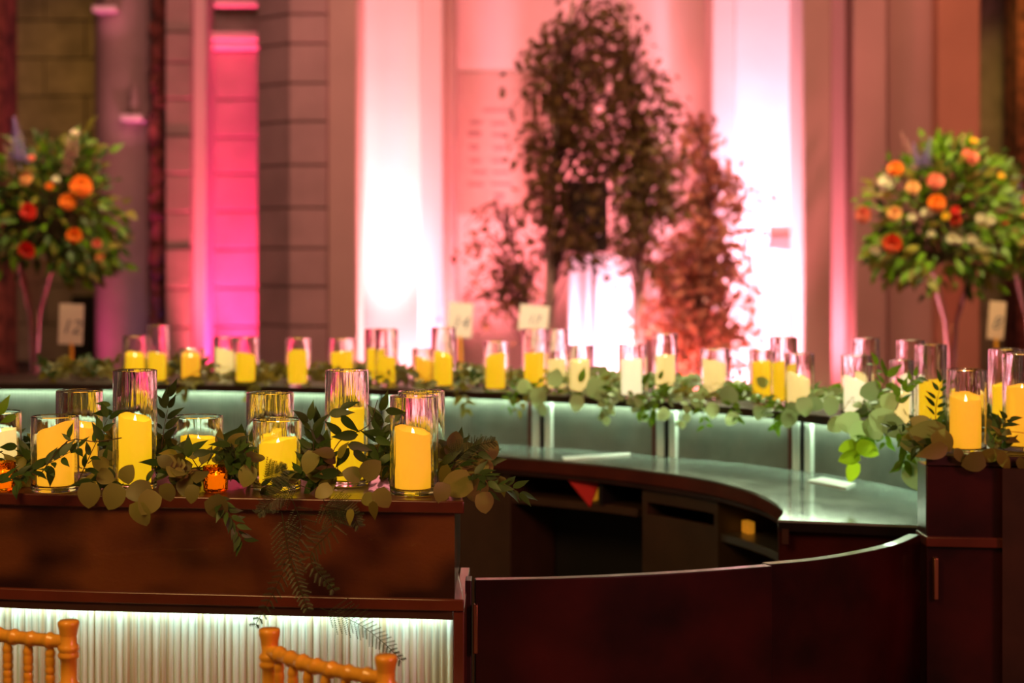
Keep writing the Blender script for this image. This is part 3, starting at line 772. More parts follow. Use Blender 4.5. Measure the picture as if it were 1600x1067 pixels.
def clear_of_vases(p, size):
    for (x, y, r, zt) in VASES:
        if (p.x - x) ** 2 + (p.y - y) ** 2 < (r + size * .75 + .004) ** 2 and p.z - size < zt: return False
    return True

def hides_candle(p, rnd):
    px, py = CX + p.x / p.y * F, HY + (HC - p.z) / p.y * F
    for (a, b, c, e, d) in WIN:
        if p.y < d and a < px < b and c < py < e: return rnd.random() < .88
    return False

def single(pl, kind, px, py, lpx, ang, d, rnd, face=.35):
    """one leaf by its middle, length and tip direction (degrees, 0 = right, 90 = down)"""
    k = F / d; a = math.radians(ang); dr = Vector((math.cos(a), rnd.uniform(-face, face), -math.sin(a))); L = lpx / k
    c = at(px, py, d)
    pl.leaf(kind, c - dr.normalized() * L * .5, dr, Vector((rnd.uniform(-.5, .5), -1, rnd.uniform(-.2, .6))), L)

def sprig(pl, kind, path, n, size, rnd, droop=.0, check=True, stem_r=.0013):
    """a stem along a world-space path with leaves in alternating pairs"""
    c = catmull(path, max(6, n + 2))
    ok = False
    for i in range(1, len(c)):
        t = (c[i] - c[i - 1]).normalized()
        side = t.cross(Vector((0, -.55, .83))).normalized()
        for sgn in ((1, -1) if (kind in ('ruscus', 'green', 'olive') or rnd.random() < .6) else (rnd.choice((1, -1)),)):
            a = rnd.uniform(.5, 1.1)
            dr = t * math.cos(a) + side * sgn * math.sin(a) + Vector((rnd.uniform(-.25, .25), rnd.uniform(-.35, .2), rnd.uniform(-.3, .3) - droop))
            s = size * rnd.uniform(.7, 1.15)
            nr = Vector((rnd.uniform(-.6, .6), -rnd.uniform(.3, 1.2), rnd.uniform(.2, 1)))
            p = c[i] + dr.normalized() * .004
            if check and not clear_of_vases(p + dr.normalized() * s * .5, s * .55): continue
            if check and hides_candle(p + dr.normalized() * s * .5, rnd): continue
            pl.leaf(kind, p, dr, nr, s); ok = True
    if ok and (not check or all(clear_of_vases(q, .004) for q in c)): pl.stem.tube(c, [stem_r * (1 - .6 * i / len(c)) for i in range(len(c))], 5)

def fern(root, path, rnd, spread=.05, nm='fern_spray'):
    """feathery asparagus fern: side fronds and needles as real slivers"""
    b = MB(); base = Vector(root.location)
    c = [p - base for p in catmull(path, 22)]
    b.tube(c, .0008, 4)
    for i in range(2, 22):
        t = (c[i] - c[i - 1]).normalized()
        for sg in (1, -1):
            sd = (t.cross(Vector((rnd.uniform(-.2, .2), -1, rnd.uniform(-.2, .2))))).normalized() * sg
            ln = spread * (1.15 - i / 24) * rnd.uniform(.7, 1.1)
            d0 = (sd + t * .7 + Vector((0, rnd.uniform(-.25, .25), 0))).normalized(); e = c[i] + d0 * ln
            b.tube([c[i], e], .0005, 3)
            for k in range(1, 10):
                q = c[i].lerp(e, k / 9)
                for s2 in (1, -1):
                    nd = (d0 * .8 + (d0.cross(Vector((0, -1, .2)))).normalized() * s2).normalized() * .008 * (1.1 - k / 14)
                    w_ = Vector((0, .0004, .0007))
                    o = len(b.v); b.v += [tuple(q - w_), tuple(q + w_), tuple(q + nd)]; b.f.append((o, o + 1, o + 2))
    o = b.build(nm, M['fern'], root, Vector((0, 0, 0)), smooth=False); o['kind'] = 'stuff'
    return o

# --- front garland
rnd = random.Random(11)
ga = thing('leaf_garland', 'garland of dark ruscus and heart-shaped eucalyptus draped along the front ledge', 'garland', (-.6, 4.0, ZL), 'garlands on the bar ledge')
pg = Plant(ga, 300)
def fp(px, py, d=3.86): return at(px, py, d)
# hand-placed sprigs seen in front of the glasses
HS = [('ruscus', [(122, 752, 3.84), (146, 700, 3.83), (168, 655, 3.84)], 4, .040),
      ('ruscus', [(20, 750, 3.83), (80, 722, 3.82), (120, 700, 3.82)], 7, .040),
      ('ruscus', [(-20, 760, 3.82), (20, 745, 3.80), (50, 735, 3.80)], 5, .044),
      ('ruscus', [(250, 720, 4.05), (256, 670, 4.06), (262, 640, 4.07)], 4, .042),
      ('ruscus', [(480, 742, 3.9), (490, 700, 3.9), (484, 660, 3.9)], 5, .046),
      ('ruscus', [(590, 742, 3.92), (590, 700, 3.94), (598, 660, 3.95)], 4, .048),
      ('ruscus', [(690, 745, 3.90), (722, 722, 3.90), (745, 706, 3.90)], 5, .040),
      ('ruscus', [(335, 772, 3.77), (356, 800, 3.755), (378, 842, 3.755)], 9, .036),
      ('ruscus', [(360, 752, 3.88), (368, 715, 3.88), (364, 695, 3.88)], 4, .046)]
ONE = [('euca', 139, 774, 42, 95, 3.76), ('euca', 177, 777, 44, 115, 3.755), ('euca', 199, 740, 32, -60, 3.86), ('euca', 220, 804, 44, 75, 3.75), ('euca', 232, 786, 42, 120, 3.745), ('euca', 216, 768, 44, 175, 3.80),
       ('euca', 340, 793, 42, 60, 3.75), ('euca', 371, 690, 34, -50, 3.90), ('euca', 386, 744, 36, 110, 3.85), ('euca', 550, 741, 32, 200, 3.84), ('euca', 580, 733, 38, -40, 3.83), ('euca', 598, 779, 36, 60, 3.76),
       ('euca', 574, 780, 26, 160, 3.765), ('olive', 584, 798, 32, 85, 3.755), ('olive', 547, 808, 28, 95, 3.75), ('euca', 713, 757, 52, 160, 3.82), ('euca', 746, 767, 46, 70, 3.84), ('euca', 722, 735, 42, -15, 3.90),
       ('euca', 748, 738, 36, 60, 3.93), ('euca', 757, 786, 36, 80, 3.80), ('olive', 785, 760, 34, 80, 3.92), ('olive', 694, 745, 42, 105, 3.87), ('euca', 484, 722, 38, 115, 3.86), ('euca', 165, 745, 30, 20, 3.84), ('euca', 690, 770, 34, 100, 3.79),
       ('euca', 156, 725, 30, 200, 3.87), ('euca', 300, 772, 30, 100, 3.78), ('euca', 262, 770, 32, 80, 3.78), ('euca', 505, 768, 30, 150, 3.77),
       ('ruscus', 547, 632, 32, -20, 3.92), ('ruscus', 534, 645, 42, -5, 3.91), ('ruscus', 547, 663, 40, 42, 3.90), ('ruscus', 520, 668, 36, 220, 3.90), ('ruscus', 538, 681, 44, 175, 3.89), ('ruscus', 563, 699, 42, 15, 3.89),
       ('ruscus', 534, 716, 42, 125, 3.87), ('ruscus', 565, 715, 36, 45, 3.88), ('ruscus', 584, 676, 36, 190, 3.93), ('ruscus', 601, 626, 36, -70, 3.97), ('ruscus', 619, 643, 34, 8, 3.80), ('ruscus', 496, 682, 36, 230, 3.90), ('ruscus', 495, 650, 34, -100, 3.92),
       ('ruscus', 518, 713, 34, -35, 3.88), ('ruscus', 508, 741, 46, 170, 3.85), ('ruscus', 746, 694, 30, -55, 3.95), ('ruscus', 590, 652, 32, -120, 3.95), ('ruscus', 600, 690, 34, 20, 3.92), ('ruscus', 586, 712, 36, 60, 3.90),
       ('ruscus', 110, 672, 26, -75, 3.82), ('ruscus', 103, 682, 20, 215, 3.82), ('ruscus', 152, 674, 36, 235, 3.83), ('ruscus', 161, 631, 24, 190, 3.86), ('ruscus', 160, 645, 34, 172, 3.86), ('ruscus', 259, 620, 32, -85, 4.05), ('ruscus', 270, 606, 34, -62, 4.05),
       ('ruscus', 294, 696, 38, -90, 3.88), ('ruscus', 318, 707, 34, -8, 3.87), ('ruscus', 105, 699, 34, -50, 3.81), ('ruscus', 12, 698, 34, 175, 3.85), ('ruscus', 79, 745, 36, 95, 3.80), ('green', 7, 632, 36, -65, 3.95), ('green', 12, 655, 30, 160, 3.95)]
for q in ONE: single(pg, *q, rnd)
pg.stem.tube(catmull([at(*q) for q in [(505, 745, 3.86), (530, 690, 3.90), (575, 665, 3.91), (590, 625, 3.95)]], 14), .0012, 5)
pg.stem.tube(catmull([at(*q) for q in [(60, 745, 3.81), (105, 690, 3.815), (150, 690, 3.82), (190, 684, 3.84)]], 14), .0012, 5)
for k, pts, n, s in HS:
    sprig(pg, k, [at(*p) for p in pts], n, s, rnd, check=False)
for i in range(150):                                                     # the body of the garland between and before the glasses
    px = -70 + 820 * (i + rnd.random()) / 150
    ib = min(59, max(0, int(59 * (at(px, 0, 3.85).x + 3.2) / 3.1)))
    front = Fc[ib].y
    d = front + rnd.uniform(.05, .40)
    x0 = X(px, d); z0 = ZL + rnd.uniform(.008, .05)
    a = rnd.uniform(0, 6.28); ln = rnd.uniform(.06, .13)
    p0 = Vector((x0, d, z0)); p1 = p0 + Vector((math.cos(a) * ln * .6, math.sin(a) * ln * .3 - .01, rnd.uniform(.0, .05))); p2 = p0 + Vector((math.cos(a) * ln, math.sin(a) * ln * .5 - .02, rnd.uniform(-.005, .055)))
    if p2.y < front + .02: p2.z = max(p2.z, ZL + .02)
    kind = rnd.choice(['ruscus', 'ruscus', 'ruscus', 'euca', 'ruscus', 'olive'])
    sprig(pg, kind, [p0, p1, p2], rnd.randint(4, 6), rnd.uniform(.036, .052), rnd)
pg.finish(M['stem'])
for pts in ([(455, 775, 3.79), (470, 830, 3.755), (440, 900, 3.745), (400, 975, 3.735)], [(500, 770, 3.79), (520, 820, 3.75), (485, 870, 3.745), (520, 920, 3.74)],
            [(470, 760, 3.80), (440, 770, 3.79), (405, 800, 3.755)], [(500, 790, 3.76), (545, 800, 3.755), (560, 820, 3.755)], [(440, 800, 3.76), (455, 880, 3.745), (480, 950, 3.74)],
            [(500, 950, 3.73), (560, 975, 3.73), (600, 1005, 3.73), (625, 1030, 3.73)], [(410, 750, 3.82), (430, 742, 3.81), (445, 735, 3.81)], [(700, 730, 3.90), (735, 700, 3.9), (770, 690, 3.9)]):
    fern(ga, [at(*p) for p in pts], rnd, .045)

# --- far garlands
def far_garland(label, pxa, pxb, n, kinds, limit, seed, size=.05, drape=.25):
    rnd = random.Random(seed)
    mid = Lc[iL((pxa + pxb) / 2)]
    root = thing('leaf_garland', label, 'garland', (mid.x, mid.y + .1, ZL), 'garlands on the bar ledge')
    pl = Plant(root, limit)
    for i in range(n):
        px = pxa + (pxb - pxa) * (i + rnd.random()) / n
        q = iL(px); e = Lc[q]; t = (Lc[min(q + 1, NL - 1)] - Lc[q - 1]).normalized(); out = Vector((-t.y, t.x, 0))
        p0 = e + out * rnd.uniform(.01, .34); p0.z = ZL + rnd.uniform(.006, .03)
        sg = rnd.choice((1, -1)); ln = rnd.uniform(.07, .15)
        p1 = p0 + t * sg * ln * .5 + Vector((0, 0, rnd.uniform(.0, .05))); p2 = p0 + t * sg * ln + out * rnd.uniform(-.03, .06) + Vector((0, 0, rnd.uniform(.0, .05)))
        if rnd.random() < drape:
            p0 = e + out * .04; p0.z = ZL + .02
            p1 = e - out * .02 + t * sg * .04; p1.z = ZL + .01; p2 = e - out * .035 + t * sg * .07; p2.z = ZL - rnd.uniform(.02, .07)
        sprig(pl, rnd.choice(kinds), [p0, p1, p2], rnd.randint(3, 5), size * rnd.uniform(.8, 1.2), rnd)
    pl.finish(M['stem'])
    return root
far_garland('olive garland with few leaves along the far ledge below the stone pier', 60, 470, 70, ['olive', 'olive', 'euca', 'ruscus'], 260, 31, .045, .05)
far_garland('dark olive garland along the far ledge below the number cards', 470, 800, 70, ['olive', 'olive', 'ruscus', 'euca'], 260, 32, .045, .08)
gm = far_garland('bright green garland with pale round leaves below the birch foliage', 800, 1150, 80, ['pale', 'green', 'green', 'pale', 'olive'], 280, 33, .042, .15)
gr = far_garland('pale silver-dollar garland spilling over the bar near its right bend', 1150, 1400, 55, ['pale', 'pale', 'green', 'green'], 260, 34, .042, .12)
pr_ = Plant(gr, 80)
rnd = random.Random(40)
for k, pts, n, s in [('green', [(1370, 620, 5.3), (1385, 590, 5.3), (1372, 572, 5.3)], 4, .05), ('green', [(1400, 640, 5.1), (1415, 605, 5.1), (1430, 590, 5.1)], 5, .045), ('green', [(1345, 660, 5.31), (1352, 680, 5.27), (1350, 696, 5.25)], 6, .05), ('green', [(1405, 670, 4.98), (1415, 700, 4.93), (1412, 725, 4.92)], 7, .045)]:
    sprig(pr_, k, [at(*p) for p in pts], n, s, rnd, check=False)
for q in [('lime', 1356, 702, 40, 25, 5.22), ('lime', 1324, 698, 32, 150, 5.24), ('lime', 1327, 715, 36, 165, 5.23), ('lime', 1332, 737, 34, 110, 5.22), ('pale', 1343, 676, 40, 95, 5.26), ('pale', 1366, 670, 40, 60, 5.24), ('pale', 1428, 745, 42, 80, 4.92), ('pale', 1422, 728, 40, 100, 4.93),
          ('pale', 1257, 635, 32, 85, 5.60), ('pale', 1298, 636, 30, 100, 5.45), ('pale', 1276, 632, 26, 20, 5.62), ('pale', 1305, 664, 30, 150, 5.40), ('pale', 1232, 655, 30, 110, 5.70), ('pale', 1380, 655, 44, -20, 5.15), ('pale', 1400, 668, 46, 20, 5.05), ('pale', 1325, 660, 40, 175, 5.36),
          ('pale', 1390, 630, 34, 80, 5.2), ('pale', 1360, 610, 34, -60, 5.3), ('pale', 1240, 640, 26, 30, 5.72)]: single(pr_, *q, rnd)
pr_.finish(M['stem'])
# --- right end garland
pm_ = Plant(gm, 60)
for q in [('pale', 840, 622, 34, 100, 6.45), ('pale', 848, 642, 20, 60, 6.42), ('pale', 901, 630, 28, 95, 6.36), ('pale', 934, 607, 38, 8, 6.36), ('pale', 868, 590, 30, -80, 6.42), ('pale', 1000, 626, 24, 100, 6.22), ('pale', 1036, 648, 24, 130, 6.14), ('pale', 1090, 628, 28, 60, 6.08), ('pale', 1113, 642, 26, 95, 6.02),
          ('pale', 1143, 655, 26, 115, 5.95), ('pale', 820, 605, 28, 30, 6.5), ('green', 1040, 610, 26, -40, 6.2), ('green', 910, 585, 28, -70, 6.4), ('green', 1010, 590, 26, -60, 6.25), ('pale', 1140, 618, 34, 40, 6.0), ('pale', 1186, 645, 24, 100, 5.88)]: single(pm_, *q, rnd)
pm_.finish(M['stem'])
rr = thing('leaf_garland', 'dark leaf garland with large brown leaves on the right bar end', 'garland', (1.25, 4.75, ZL), 'garlands on the bar ledge')
pl = Plant(rr, 200); rnd = random.Random(50)
for k, pts, n, s in [('ruscus', [(1465, 690, 4.72), (1462, 640, 4.75), (1470, 600, 4.78)], 6, .036), ('ruscus', [(1550, 690, 4.60), (1560, 672, 4.62), (1575, 655, 4.65)], 6, .040)]:
    sprig(pl, k, [at(*p) for p in pts], n, s, rnd, check=False)
for q in [('euca', 1450, 678, 56, 190, 4.66), ('euca', 1428, 690, 46, 170, 4.70), ('olive', 1456, 706, 54, 165, 4.585), ('euca', 1474, 690, 40, 60, 4.62), ('euca', 1521, 722, 38, 160, 4.57), ('olive', 1570, 722, 40, 55, 4.56), ('euca', 1440, 664, 40, 215, 4.72),
          ('olive', 1553, 710, 44, -15, 4.58), ('ruscus', 1578, 690, 34, -40, 4.62), ('ruscus', 1546, 684, 34, -100, 4.62), ('olive', 1597, 728, 30, 70, 4.56), ('euca', 1500, 712, 26, 30, 4.59)]: single(pl, *q, rnd)
for i in range(40):
    px = rnd.uniform(1440, 1660); d = rnd.uniform(4.62, 4.9)
    p0 = Vector((X(px, d), d, ZL + rnd.uniform(.01, .05)))
    if p0.x < 1.10: continue
    a = rnd.uniform(0, 6.28); p1 = p0 + Vector((math.cos(a) * .05, math.sin(a) * .04, .02)); p2 = p0 + Vector((math.cos(a) * .1, math.sin(a) * .06, rnd.uniform(0, .04)))
    sprig(pl, rnd.choice(['ruscus', 'euca', 'olive', 'ruscus']), [p0, p1, p2], 5, .045, rnd)
pl.finish(M['stem'])

# ------------------------------------------------------------------ chiavari bar chairs
def turned(b, p0, p1, r, rings, n=14):
    """a turned bamboo-style rod from p0 to p1 with raised rings at the given fractions"""
    p0, p1 = Vector(p0), Vector(p1); L = (p1 - p0).length
    st = [(0, r)]
    for u in sorted(rings):
        e = .007 / L
        st += [(u - 2.2 * e, r * .95), (u - 1.6 * e, r * 1.18), (u - .8 * e, r * 1.28), (u - .2 * e, r * 1.12), (u + .2 * e, r * 1.12), (u + .8 * e, r * 1.28), (u + 1.6 * e, r * 1.18), (u + 2.2 * e, r * .95)]
    st += [(1, r)]
    st = [(min(1, max(0, u)), q) for u, q in st]
    b.tube([p0.lerp(p1, u) for u, _ in st], [q for _, q in st], n)

def chair(origin, ang, label, width=.30):
    """back rest on local -Y side; origin = middle of the back rest at floor level; ang turns the chair"""
    t = thing('chiavari_bar_chair', label, 'chair', origin, 'golden chiavari bar chairs'); t.rotation_euler = (0, 0, ang)
    H, S = 1.108, .74
    def part(nm, b, m=M['chair']): return b.build(nm, m, t, Vector((0, 0, 0)), angle=60)
    w2 = width / 2
    for sg in (-1, 1):
        b = MB(); turned(b, (sg * (w2 - .01), .03, 0), (sg * w2, 0, H - .02), .0165, (.28, .45, .66, .90, .965))
        b.lathe([(.0165, H - .026), (.0175, H - .018), (.0198, H - .010), (.0205, H - .005), (.0195, H - .001), (.017, H + .001), (.002, H + .0012)], (sg * w2, 0, 0), 16)
        part('leg', b)
        b = MB(); turned(b, (sg * (w2 + .03), .33, 0), (sg * (w2 + .015), .30, S), .0155, (.3, .6, .9)); part('leg', b)
    def rail(z, bow, r=.0125, rings=7):
        b = MB(); pts = []; rad = []
        for i in range(61):
            u = i / 60; x = -w2 + width * u; y = -bow * math.sin(PI * u)
            k = min(abs(u - (j + 1) / (rings + 1)) for j in range(rings))
            pts.append((x, y, z)); rad.append(r * (1.28 if k < .012 else 1.12 if k < .020 else 1.0))
        b.tube(pts, rad, 12); part('back_rail', b)
    rail(H - .040, .022); rail(H - .20, .016, .011); rail(S + .06, .012, .011)
    for j in range(6):
        u = (j + .8) / 6.6
        x = -w2 + width * u; y = -.022 * math.sin(PI * u)
        b = MB(); turned(b, (x, y * .8, S + .06), (x, y, H - .045), .0078, (.24, .5, .72, .83, .9), 10); part('spindle', b)
    b = MB(); b.box((0, .165, S - .012), (width + .06, .34, .024)); q = part('seat', b); q.modifiers.new('soft', 'BEVEL').width = .01
    b = MB(); b.box((0, .165, S + .018), (width + .03, .31, .034)); q = part('cushion', b, M['cushion']); md = q.modifiers.new('soft', 'BEVEL'); md.width = .015; md.segments = 3
    for z in (.28, .33):
        for (a_, c_) in (((-w2 - .015, .315, z), (w2 + .015, .315, z)), ((-w2, .03, z + .04), (w2, .03, z + .04)), ((-w2, .03, z), (-w2 - .02, .315, z)), ((w2, .03, z), (w2 + .02, .315, z))):
            b = MB(); turned(b, a_, c_, .009, (.3, .7), 8); part('stretcher', b)
    return t
p = at(421, 0, 3.317); q = at(603, 0, 3.10)
mid = (Vector((p.x, p.y, 0)) + Vector((q.x, q.y, 0))) / 2
chair((mid.x, mid.y, 0), math.atan2(q.y - p.y, q.x - p.x), 'golden bar chair with turned back, standing right of centre of the fluted panel', (Vector((p.x, p.y)) - Vector((q.x, q.y))).length)
q = at(107, 0, 3.39); ang = -.52
mid = Vector((q.x, q.y, 0)) - Vector((math.cos(ang), math.sin(ang), 0)) * .16
chair((mid.x, mid.y, 0), ang, 'golden bar chair cut by the left picture edge, only its right post whole', .32)

# ------------------------------------------------------------------ tables, number cards, tall flower arrangements beyond the bar
def table(px, d, r, label):
    p = at(px, 0, d)
    t = thing('banquet_table', label, 'table', (p.x, d, 0), 'round tables beyond the bar')
    b = MB(); n = 60
    def wav(z, a, rr): return z
    prof = [(.05, .0), (r * .9, .0)]
    b.lathe([(r, .72), (r, .75), (.01, .75)], (0, 0, 0), 48); b.build('tabletop', M['wood_dark'], t, Vector((0, 0, 0)))
    b = MB(); o = 0
    for i, (rr, z) in enumerate([(.01, .754), (r * .98, .754), (r * 1.005, .748), (r * 1.02, .6), (r * 1.05, .3), (r * 1.08, .02)]):
        for k in range(n):
            a = 2 * PI * k / n; w_ = 1 + (.03 * math.sin(9 * a) * max(0, (.74 - z)))
            b.v.append((rr * w_ * math.cos(a), rr * w_ * math.sin(a), z))
    for i in range(5):
        for k in range(n):
            k2 = (k + 1) % n; b.f.append((i * n + k, i * n + k2, (i + 1) * n + k2, (i + 1) * n + k))
    c = b.build('tablecloth', M['cloth'], None, Vector((p.x, d, .001))); tag(c, 'dark linen cloth over the ' + label.replace('round table', 'table'), 'tablecloth', 'table linens')
    b = MB(); b.lathe([(.3, 0), (.3, .02), (.05, .05), (.04, .72)], (0, 0, 0), 20); b.build('pedestal', M['black'], t, Vector((0, 0, 0)))
    return t
table(75, 10.6, .75, 'round table under the left tall bouquet')
table(780, 10.4, .70, 'round table with two number cards behind the far ledge')
table(1490, 10.4, .75, 'round table under the right tall bouquet')
ZT = .756

def number_card(x0, x1, y0, y1, d, stick_px, text, label, m, roll=0, legs=1):
    pc = at((x0 + x1) / 2, (y0 + y1) / 2, d); k = F / d; w_, h = (x1 - x0) / k, (y1 - y0) / k
    base = at(stick_px, 0, d)
    t = thing('number_card', label, 'table card', (base.x, d, ZT), 'table number cards on stands')
    o = MB().box((0, 0, 0), (w_, .004, h)).build('card', m, t, pc - Vector((base.x, d, ZT)), bevel=.001, smooth=False); o.rotation_euler = (0, roll, 0)
    fc = bpy.data.curves.new('number', 'FONT'); fc.body = text; fc.size = h * .5; fc.align_x = 'CENTER'; fc.align_y = 'CENTER'; fc.extrude = .0004; fc.shear = .25
    fc.materials.append(M['ink'])
    tmp = bpy.data.objects.new('tmp', fc); COL.objects.link(tmp); bpy.context.view_layer.update()
    me = bpy.data.meshes.new_from_object(tmp.evaluated_get(bpy.context.evaluated_depsgraph_get())); bpy.data.objects.remove(tmp)
    n_ = bpy.data.objects.new('number', me); COL.objects.link(n_); n_.parent = o; n_.location = (0, -.0027, -h * .08); n_.rotation_euler = (PI / 2, 0, 0)
    zb = pc.z - h * .42 - ZT
    if legs == 1:
        MB().tube([(0, .006, .012), (pc.x - base.x, .008, zb)], .011, 8).build('stick', M['chair'], t, Vector((0, 0, 0)))
        MB().lathe([(.05, 0), (.05, .008), (.012, .014), (.012, .03)], (0, .006, 0), 16).build('foot', M['chair'], t, Vector((0, 0, 0)))
    else:
        for sg in (-1, 1):
            MB().tube([(pc.x - base.x + sg * .055, .01, 0.004), (pc.x - base.x + sg * .045, .008, zb)], .008, 8).build('stick', M['chair'], t, Vector((0, 0, 0)))
number_card(92, 130, 475, 538, 10.1, 113, '12', 'cream number card on a reddish stick beside the left bouquet', M['card'], .04)
number_card(700, 738, 473, 527, 10.3, 722, '14', 'upright cream number card just left of the plaque, between pilaster and foliage', M['card'], .06)
number_card(811, 857, 477, 517, 10.2, 836, '17', 'wide tilted cream number card left of the white plinth', M['card'], .10, 2)
number_card(1544, 1570, 471, 530, 10.1, 1560, '8', 'narrow peach number card right of the right bouquet stand', M['card_peach'], .08)

def petal_flower(name, m, kind):
    b = MB(); rn = random.Random(name)
    rings = [(8, .50, .10, .42), (7, .40, .22, .40), (6, .28, .32, .34), (4, .15, .38, .26)] if kind == 'rose' else [(12, .50, .03, .30)]
    for (n, r, z, s) in rings:
        for k in range(n):
            a = 2 * PI * (k + rn.random() * .4) / n + r * 7
            cx, cy = math.cos(a), math.sin(a); tx, ty = -cy, cx
            o = len(b.v)
            for (u, wv, zz) in ((.1, .3, 0), (.55, 1, .02), (1.0, .7, .14 - r * .1)):
                rr = r * u
                for sd in (-1, 0, 1):
                    b.v.append((cx * rr + tx * sd * s * wv * .55, cy * rr + ty * sd * s * wv * .55, z + zz + (.05 * abs(sd))))
            for i in range(2):
                for j in range(2):
                    p_ = o + i * 3 + j; b.f.append((p_, p_ + 1, p_ + 4, p_ + 3))
    b.lathe([(.02, -.05), (.20, .02), (.24, .18), (.17, .34), (.02, .40)], (0, 0, 0), 10)
    me = bpy.data.meshes.new(name); me.from_pydata(b.v, [], b.f); me.materials.append(m); me.polygons.foreach_set('use_smooth', [True] * len(me.polygons)); return me
FM = {c: petal_flower(c + '_bloom', M[c], 'rose') for c in ('orange', 'red', 'coral', 'peach', 'yellow', 'ivory', 'ranunculus_red', 'lilac', 'palepink')}
def spire_mesh(name, m):
    b = MB(); rn = random.Random(3)
    b.tube([(0, 0, 0), (0, 0, 1)], .012, 5)
    for i in range(46):
        z = .12 + .88 * i / 46; r = .14 * (1.1 - z * .85); a = i * 2.4
        c = Vector((math.cos(a) * r * .7, math.sin(a) * r * .7, z))
        for k in range(4):
            a2 = k * PI / 2 + i; u = Vector((math.cos(a2), math.sin(a2), .3)) * r * .75
            w_ = Vector((-math.sin(a2), math.cos(a2), .2)) * r * .35
            o = len(b.v); b.v += [tuple(c), tuple(c + u * .6 + w_), tuple(c + u), tuple(c + u * .6 - w_)]; b.f.append((o, o + 1, o + 2, o + 3))
    me = bpy.data.meshes.new(name); me.from_pydata(b.v, [], b.f); me.materials.append(m); return me
SP = {'lilac': spire_mesh('delphinium_spire', M['lilac']), 'palepink': spire_mesh('stock_spire', M['palepink'])}

def arrangement(label, vlabel, cx, d, ball, blooms, spires, base_px, top_w, ytop, seed, kinds, limit=280, n=1100):
    k = F / d
    bp = at(base_px[0], base_px[1], d)
    ztop = HC - (ytop - HY) / k; h = ztop - ZT; rt = top_w / k / 2
    v = MB().lathe([(.085, 0), (.088, .006), (.03, .02), (.022, .05), (.021, h * .25), (.026, h * .45), (.040, h * .68), (rt * .8, h * .88), (rt, h), (rt - .004, h), (rt * .8 - .004, h * .88), (.035, h * .68), (.019, h * .45), (.014, h * .25), (.002, .06)], (0, 0, 0), 32)
    vo = v.build('trumpet_vase', M['trumpet'], None, Vector((bp.x, d, ZT + .001)), angle=60); tag(vo, vlabel, 'vase', 'tall trumpet vases')
    root = thing('flower_arrangement', label, 'flowers', (bp.x, d, ztop), 'tall bouquets on trumpet vases')
    rn = random.Random(seed); pl = Plant(root, limit)
    core = at(cx[0], cx[1], d)
    for i in range(n):
        bl = ball[rn.randrange(len(ball))]
        a = rn.uniform(0, 2 * PI); rr = math.sqrt(rn.random()) * (1.35 if rn.random() < .16 else .95)
        px, py = bl[0] + bl[2] * rr * math.cos(a), bl[1] + bl[3] * rr * math.sin(a)
        dep = d + rn.uniform(-1, 1) * .30 * math.sqrt(max(0.05, 1 - rr * rr))
        p = at(px, py, dep)
        out = (p - core).normalized()
        dr = out + Vector((rn.uniform(-.6, .6), rn.uniform(-.6, .6), rn.uniform(-.7, .5)))
        pl.leaf(rn.choice(kinds), p, dr, Vector((rn.uniform(-1, 1), -1, rn.uniform(0, 1))), rn.uniform(.06, .11))
        if i % 6 == 0: pl.stem.tube([Vector((bp.x, d, ztop - .05)).lerp(core, .3), p], .003, 4)
    pl.finish(M['stem'])
    loc0 = Vector(root.location)
    def flower(px, py, c, s):
        p = at(px, py, d - .30 + rn.uniform(-.03, .05)); o = bpy.data.objects.new(c + '_bloom' if c != 'ranunculus_red' else 'scarlet_bloom', FM[c]); COL.objects.link(o); o.parent = root
        nrm = (p - core + Vector((0, -.35, .05))).normalized()
        o.matrix_basis = Matrix.Translation(p - loc0) @ nrm.to_track_quat('Z', 'Y').to_matrix().to_4x4() @ Matrix.Diagonal((s / k, s / k, s / k, 1))
        pl2.tube([core, p], .003, 4)
    pl2 = MB()
    for px, py, c, s in blooms: flower(px, py, c, s)
    pl2.build('flower_stalk', M['stem'], root)['kind'] = 'stuff'
    for (px, py, c, ln, tilt) in spires:
        p = at(px, py + ln * .5, d - .36); o = bpy.data.objects.new('flower_spire', SP[c]); COL.objects.link(o); o.parent = root
        o.matrix_basis = Matrix.Translation(p - loc0) @ Matrix.Rotation(tilt, 4, 'Y') @ Matrix.Diagonal((ln / k * 1.2, ln / k * 1.2, ln / k, 1))
    return root
arrangement('tall bouquet of orange and red blooms with trailing greenery on the left', 'clear trumpet vase with pink-lit sides holding the left bouquet', (92, 320), 10.5,
            [(60, 330, 75, 75), (110, 330, 70, 80), (40, 300, 55, 70), (150, 370, 45, 55), (130, 400, 50, 35), (70, 270, 70, 50), (120, 260, 45, 45), (20, 350, 40, 60)],
            [(126, 293, 'orange', 34), (106, 316, 'orange', 26), (116, 367, 'orange', 24), (46, 331, 'red', 27), (44, 389, 'red', 28), (151, 380, 'coral', 16), (42, 281, 'peach', 22), (78, 292, 'orange', 13), (155, 401, 'peach', 14), (88, 281, 'ivory', 12), (103, 268, 'ivory', 14), (117, 209, 'ivory', 12), (50, 248, 'coral', 12)],
            [(32, 225, 'lilac', 80, -.12), (22, 250, 'palepink', 50, -.3), (103, 238, 'palepink', 58, .12), (112, 228, 'palepink', 44, .2)], (54, 600), 62, 405, 61, ['green', 'ruscus', 'ruscus', 'olive'])
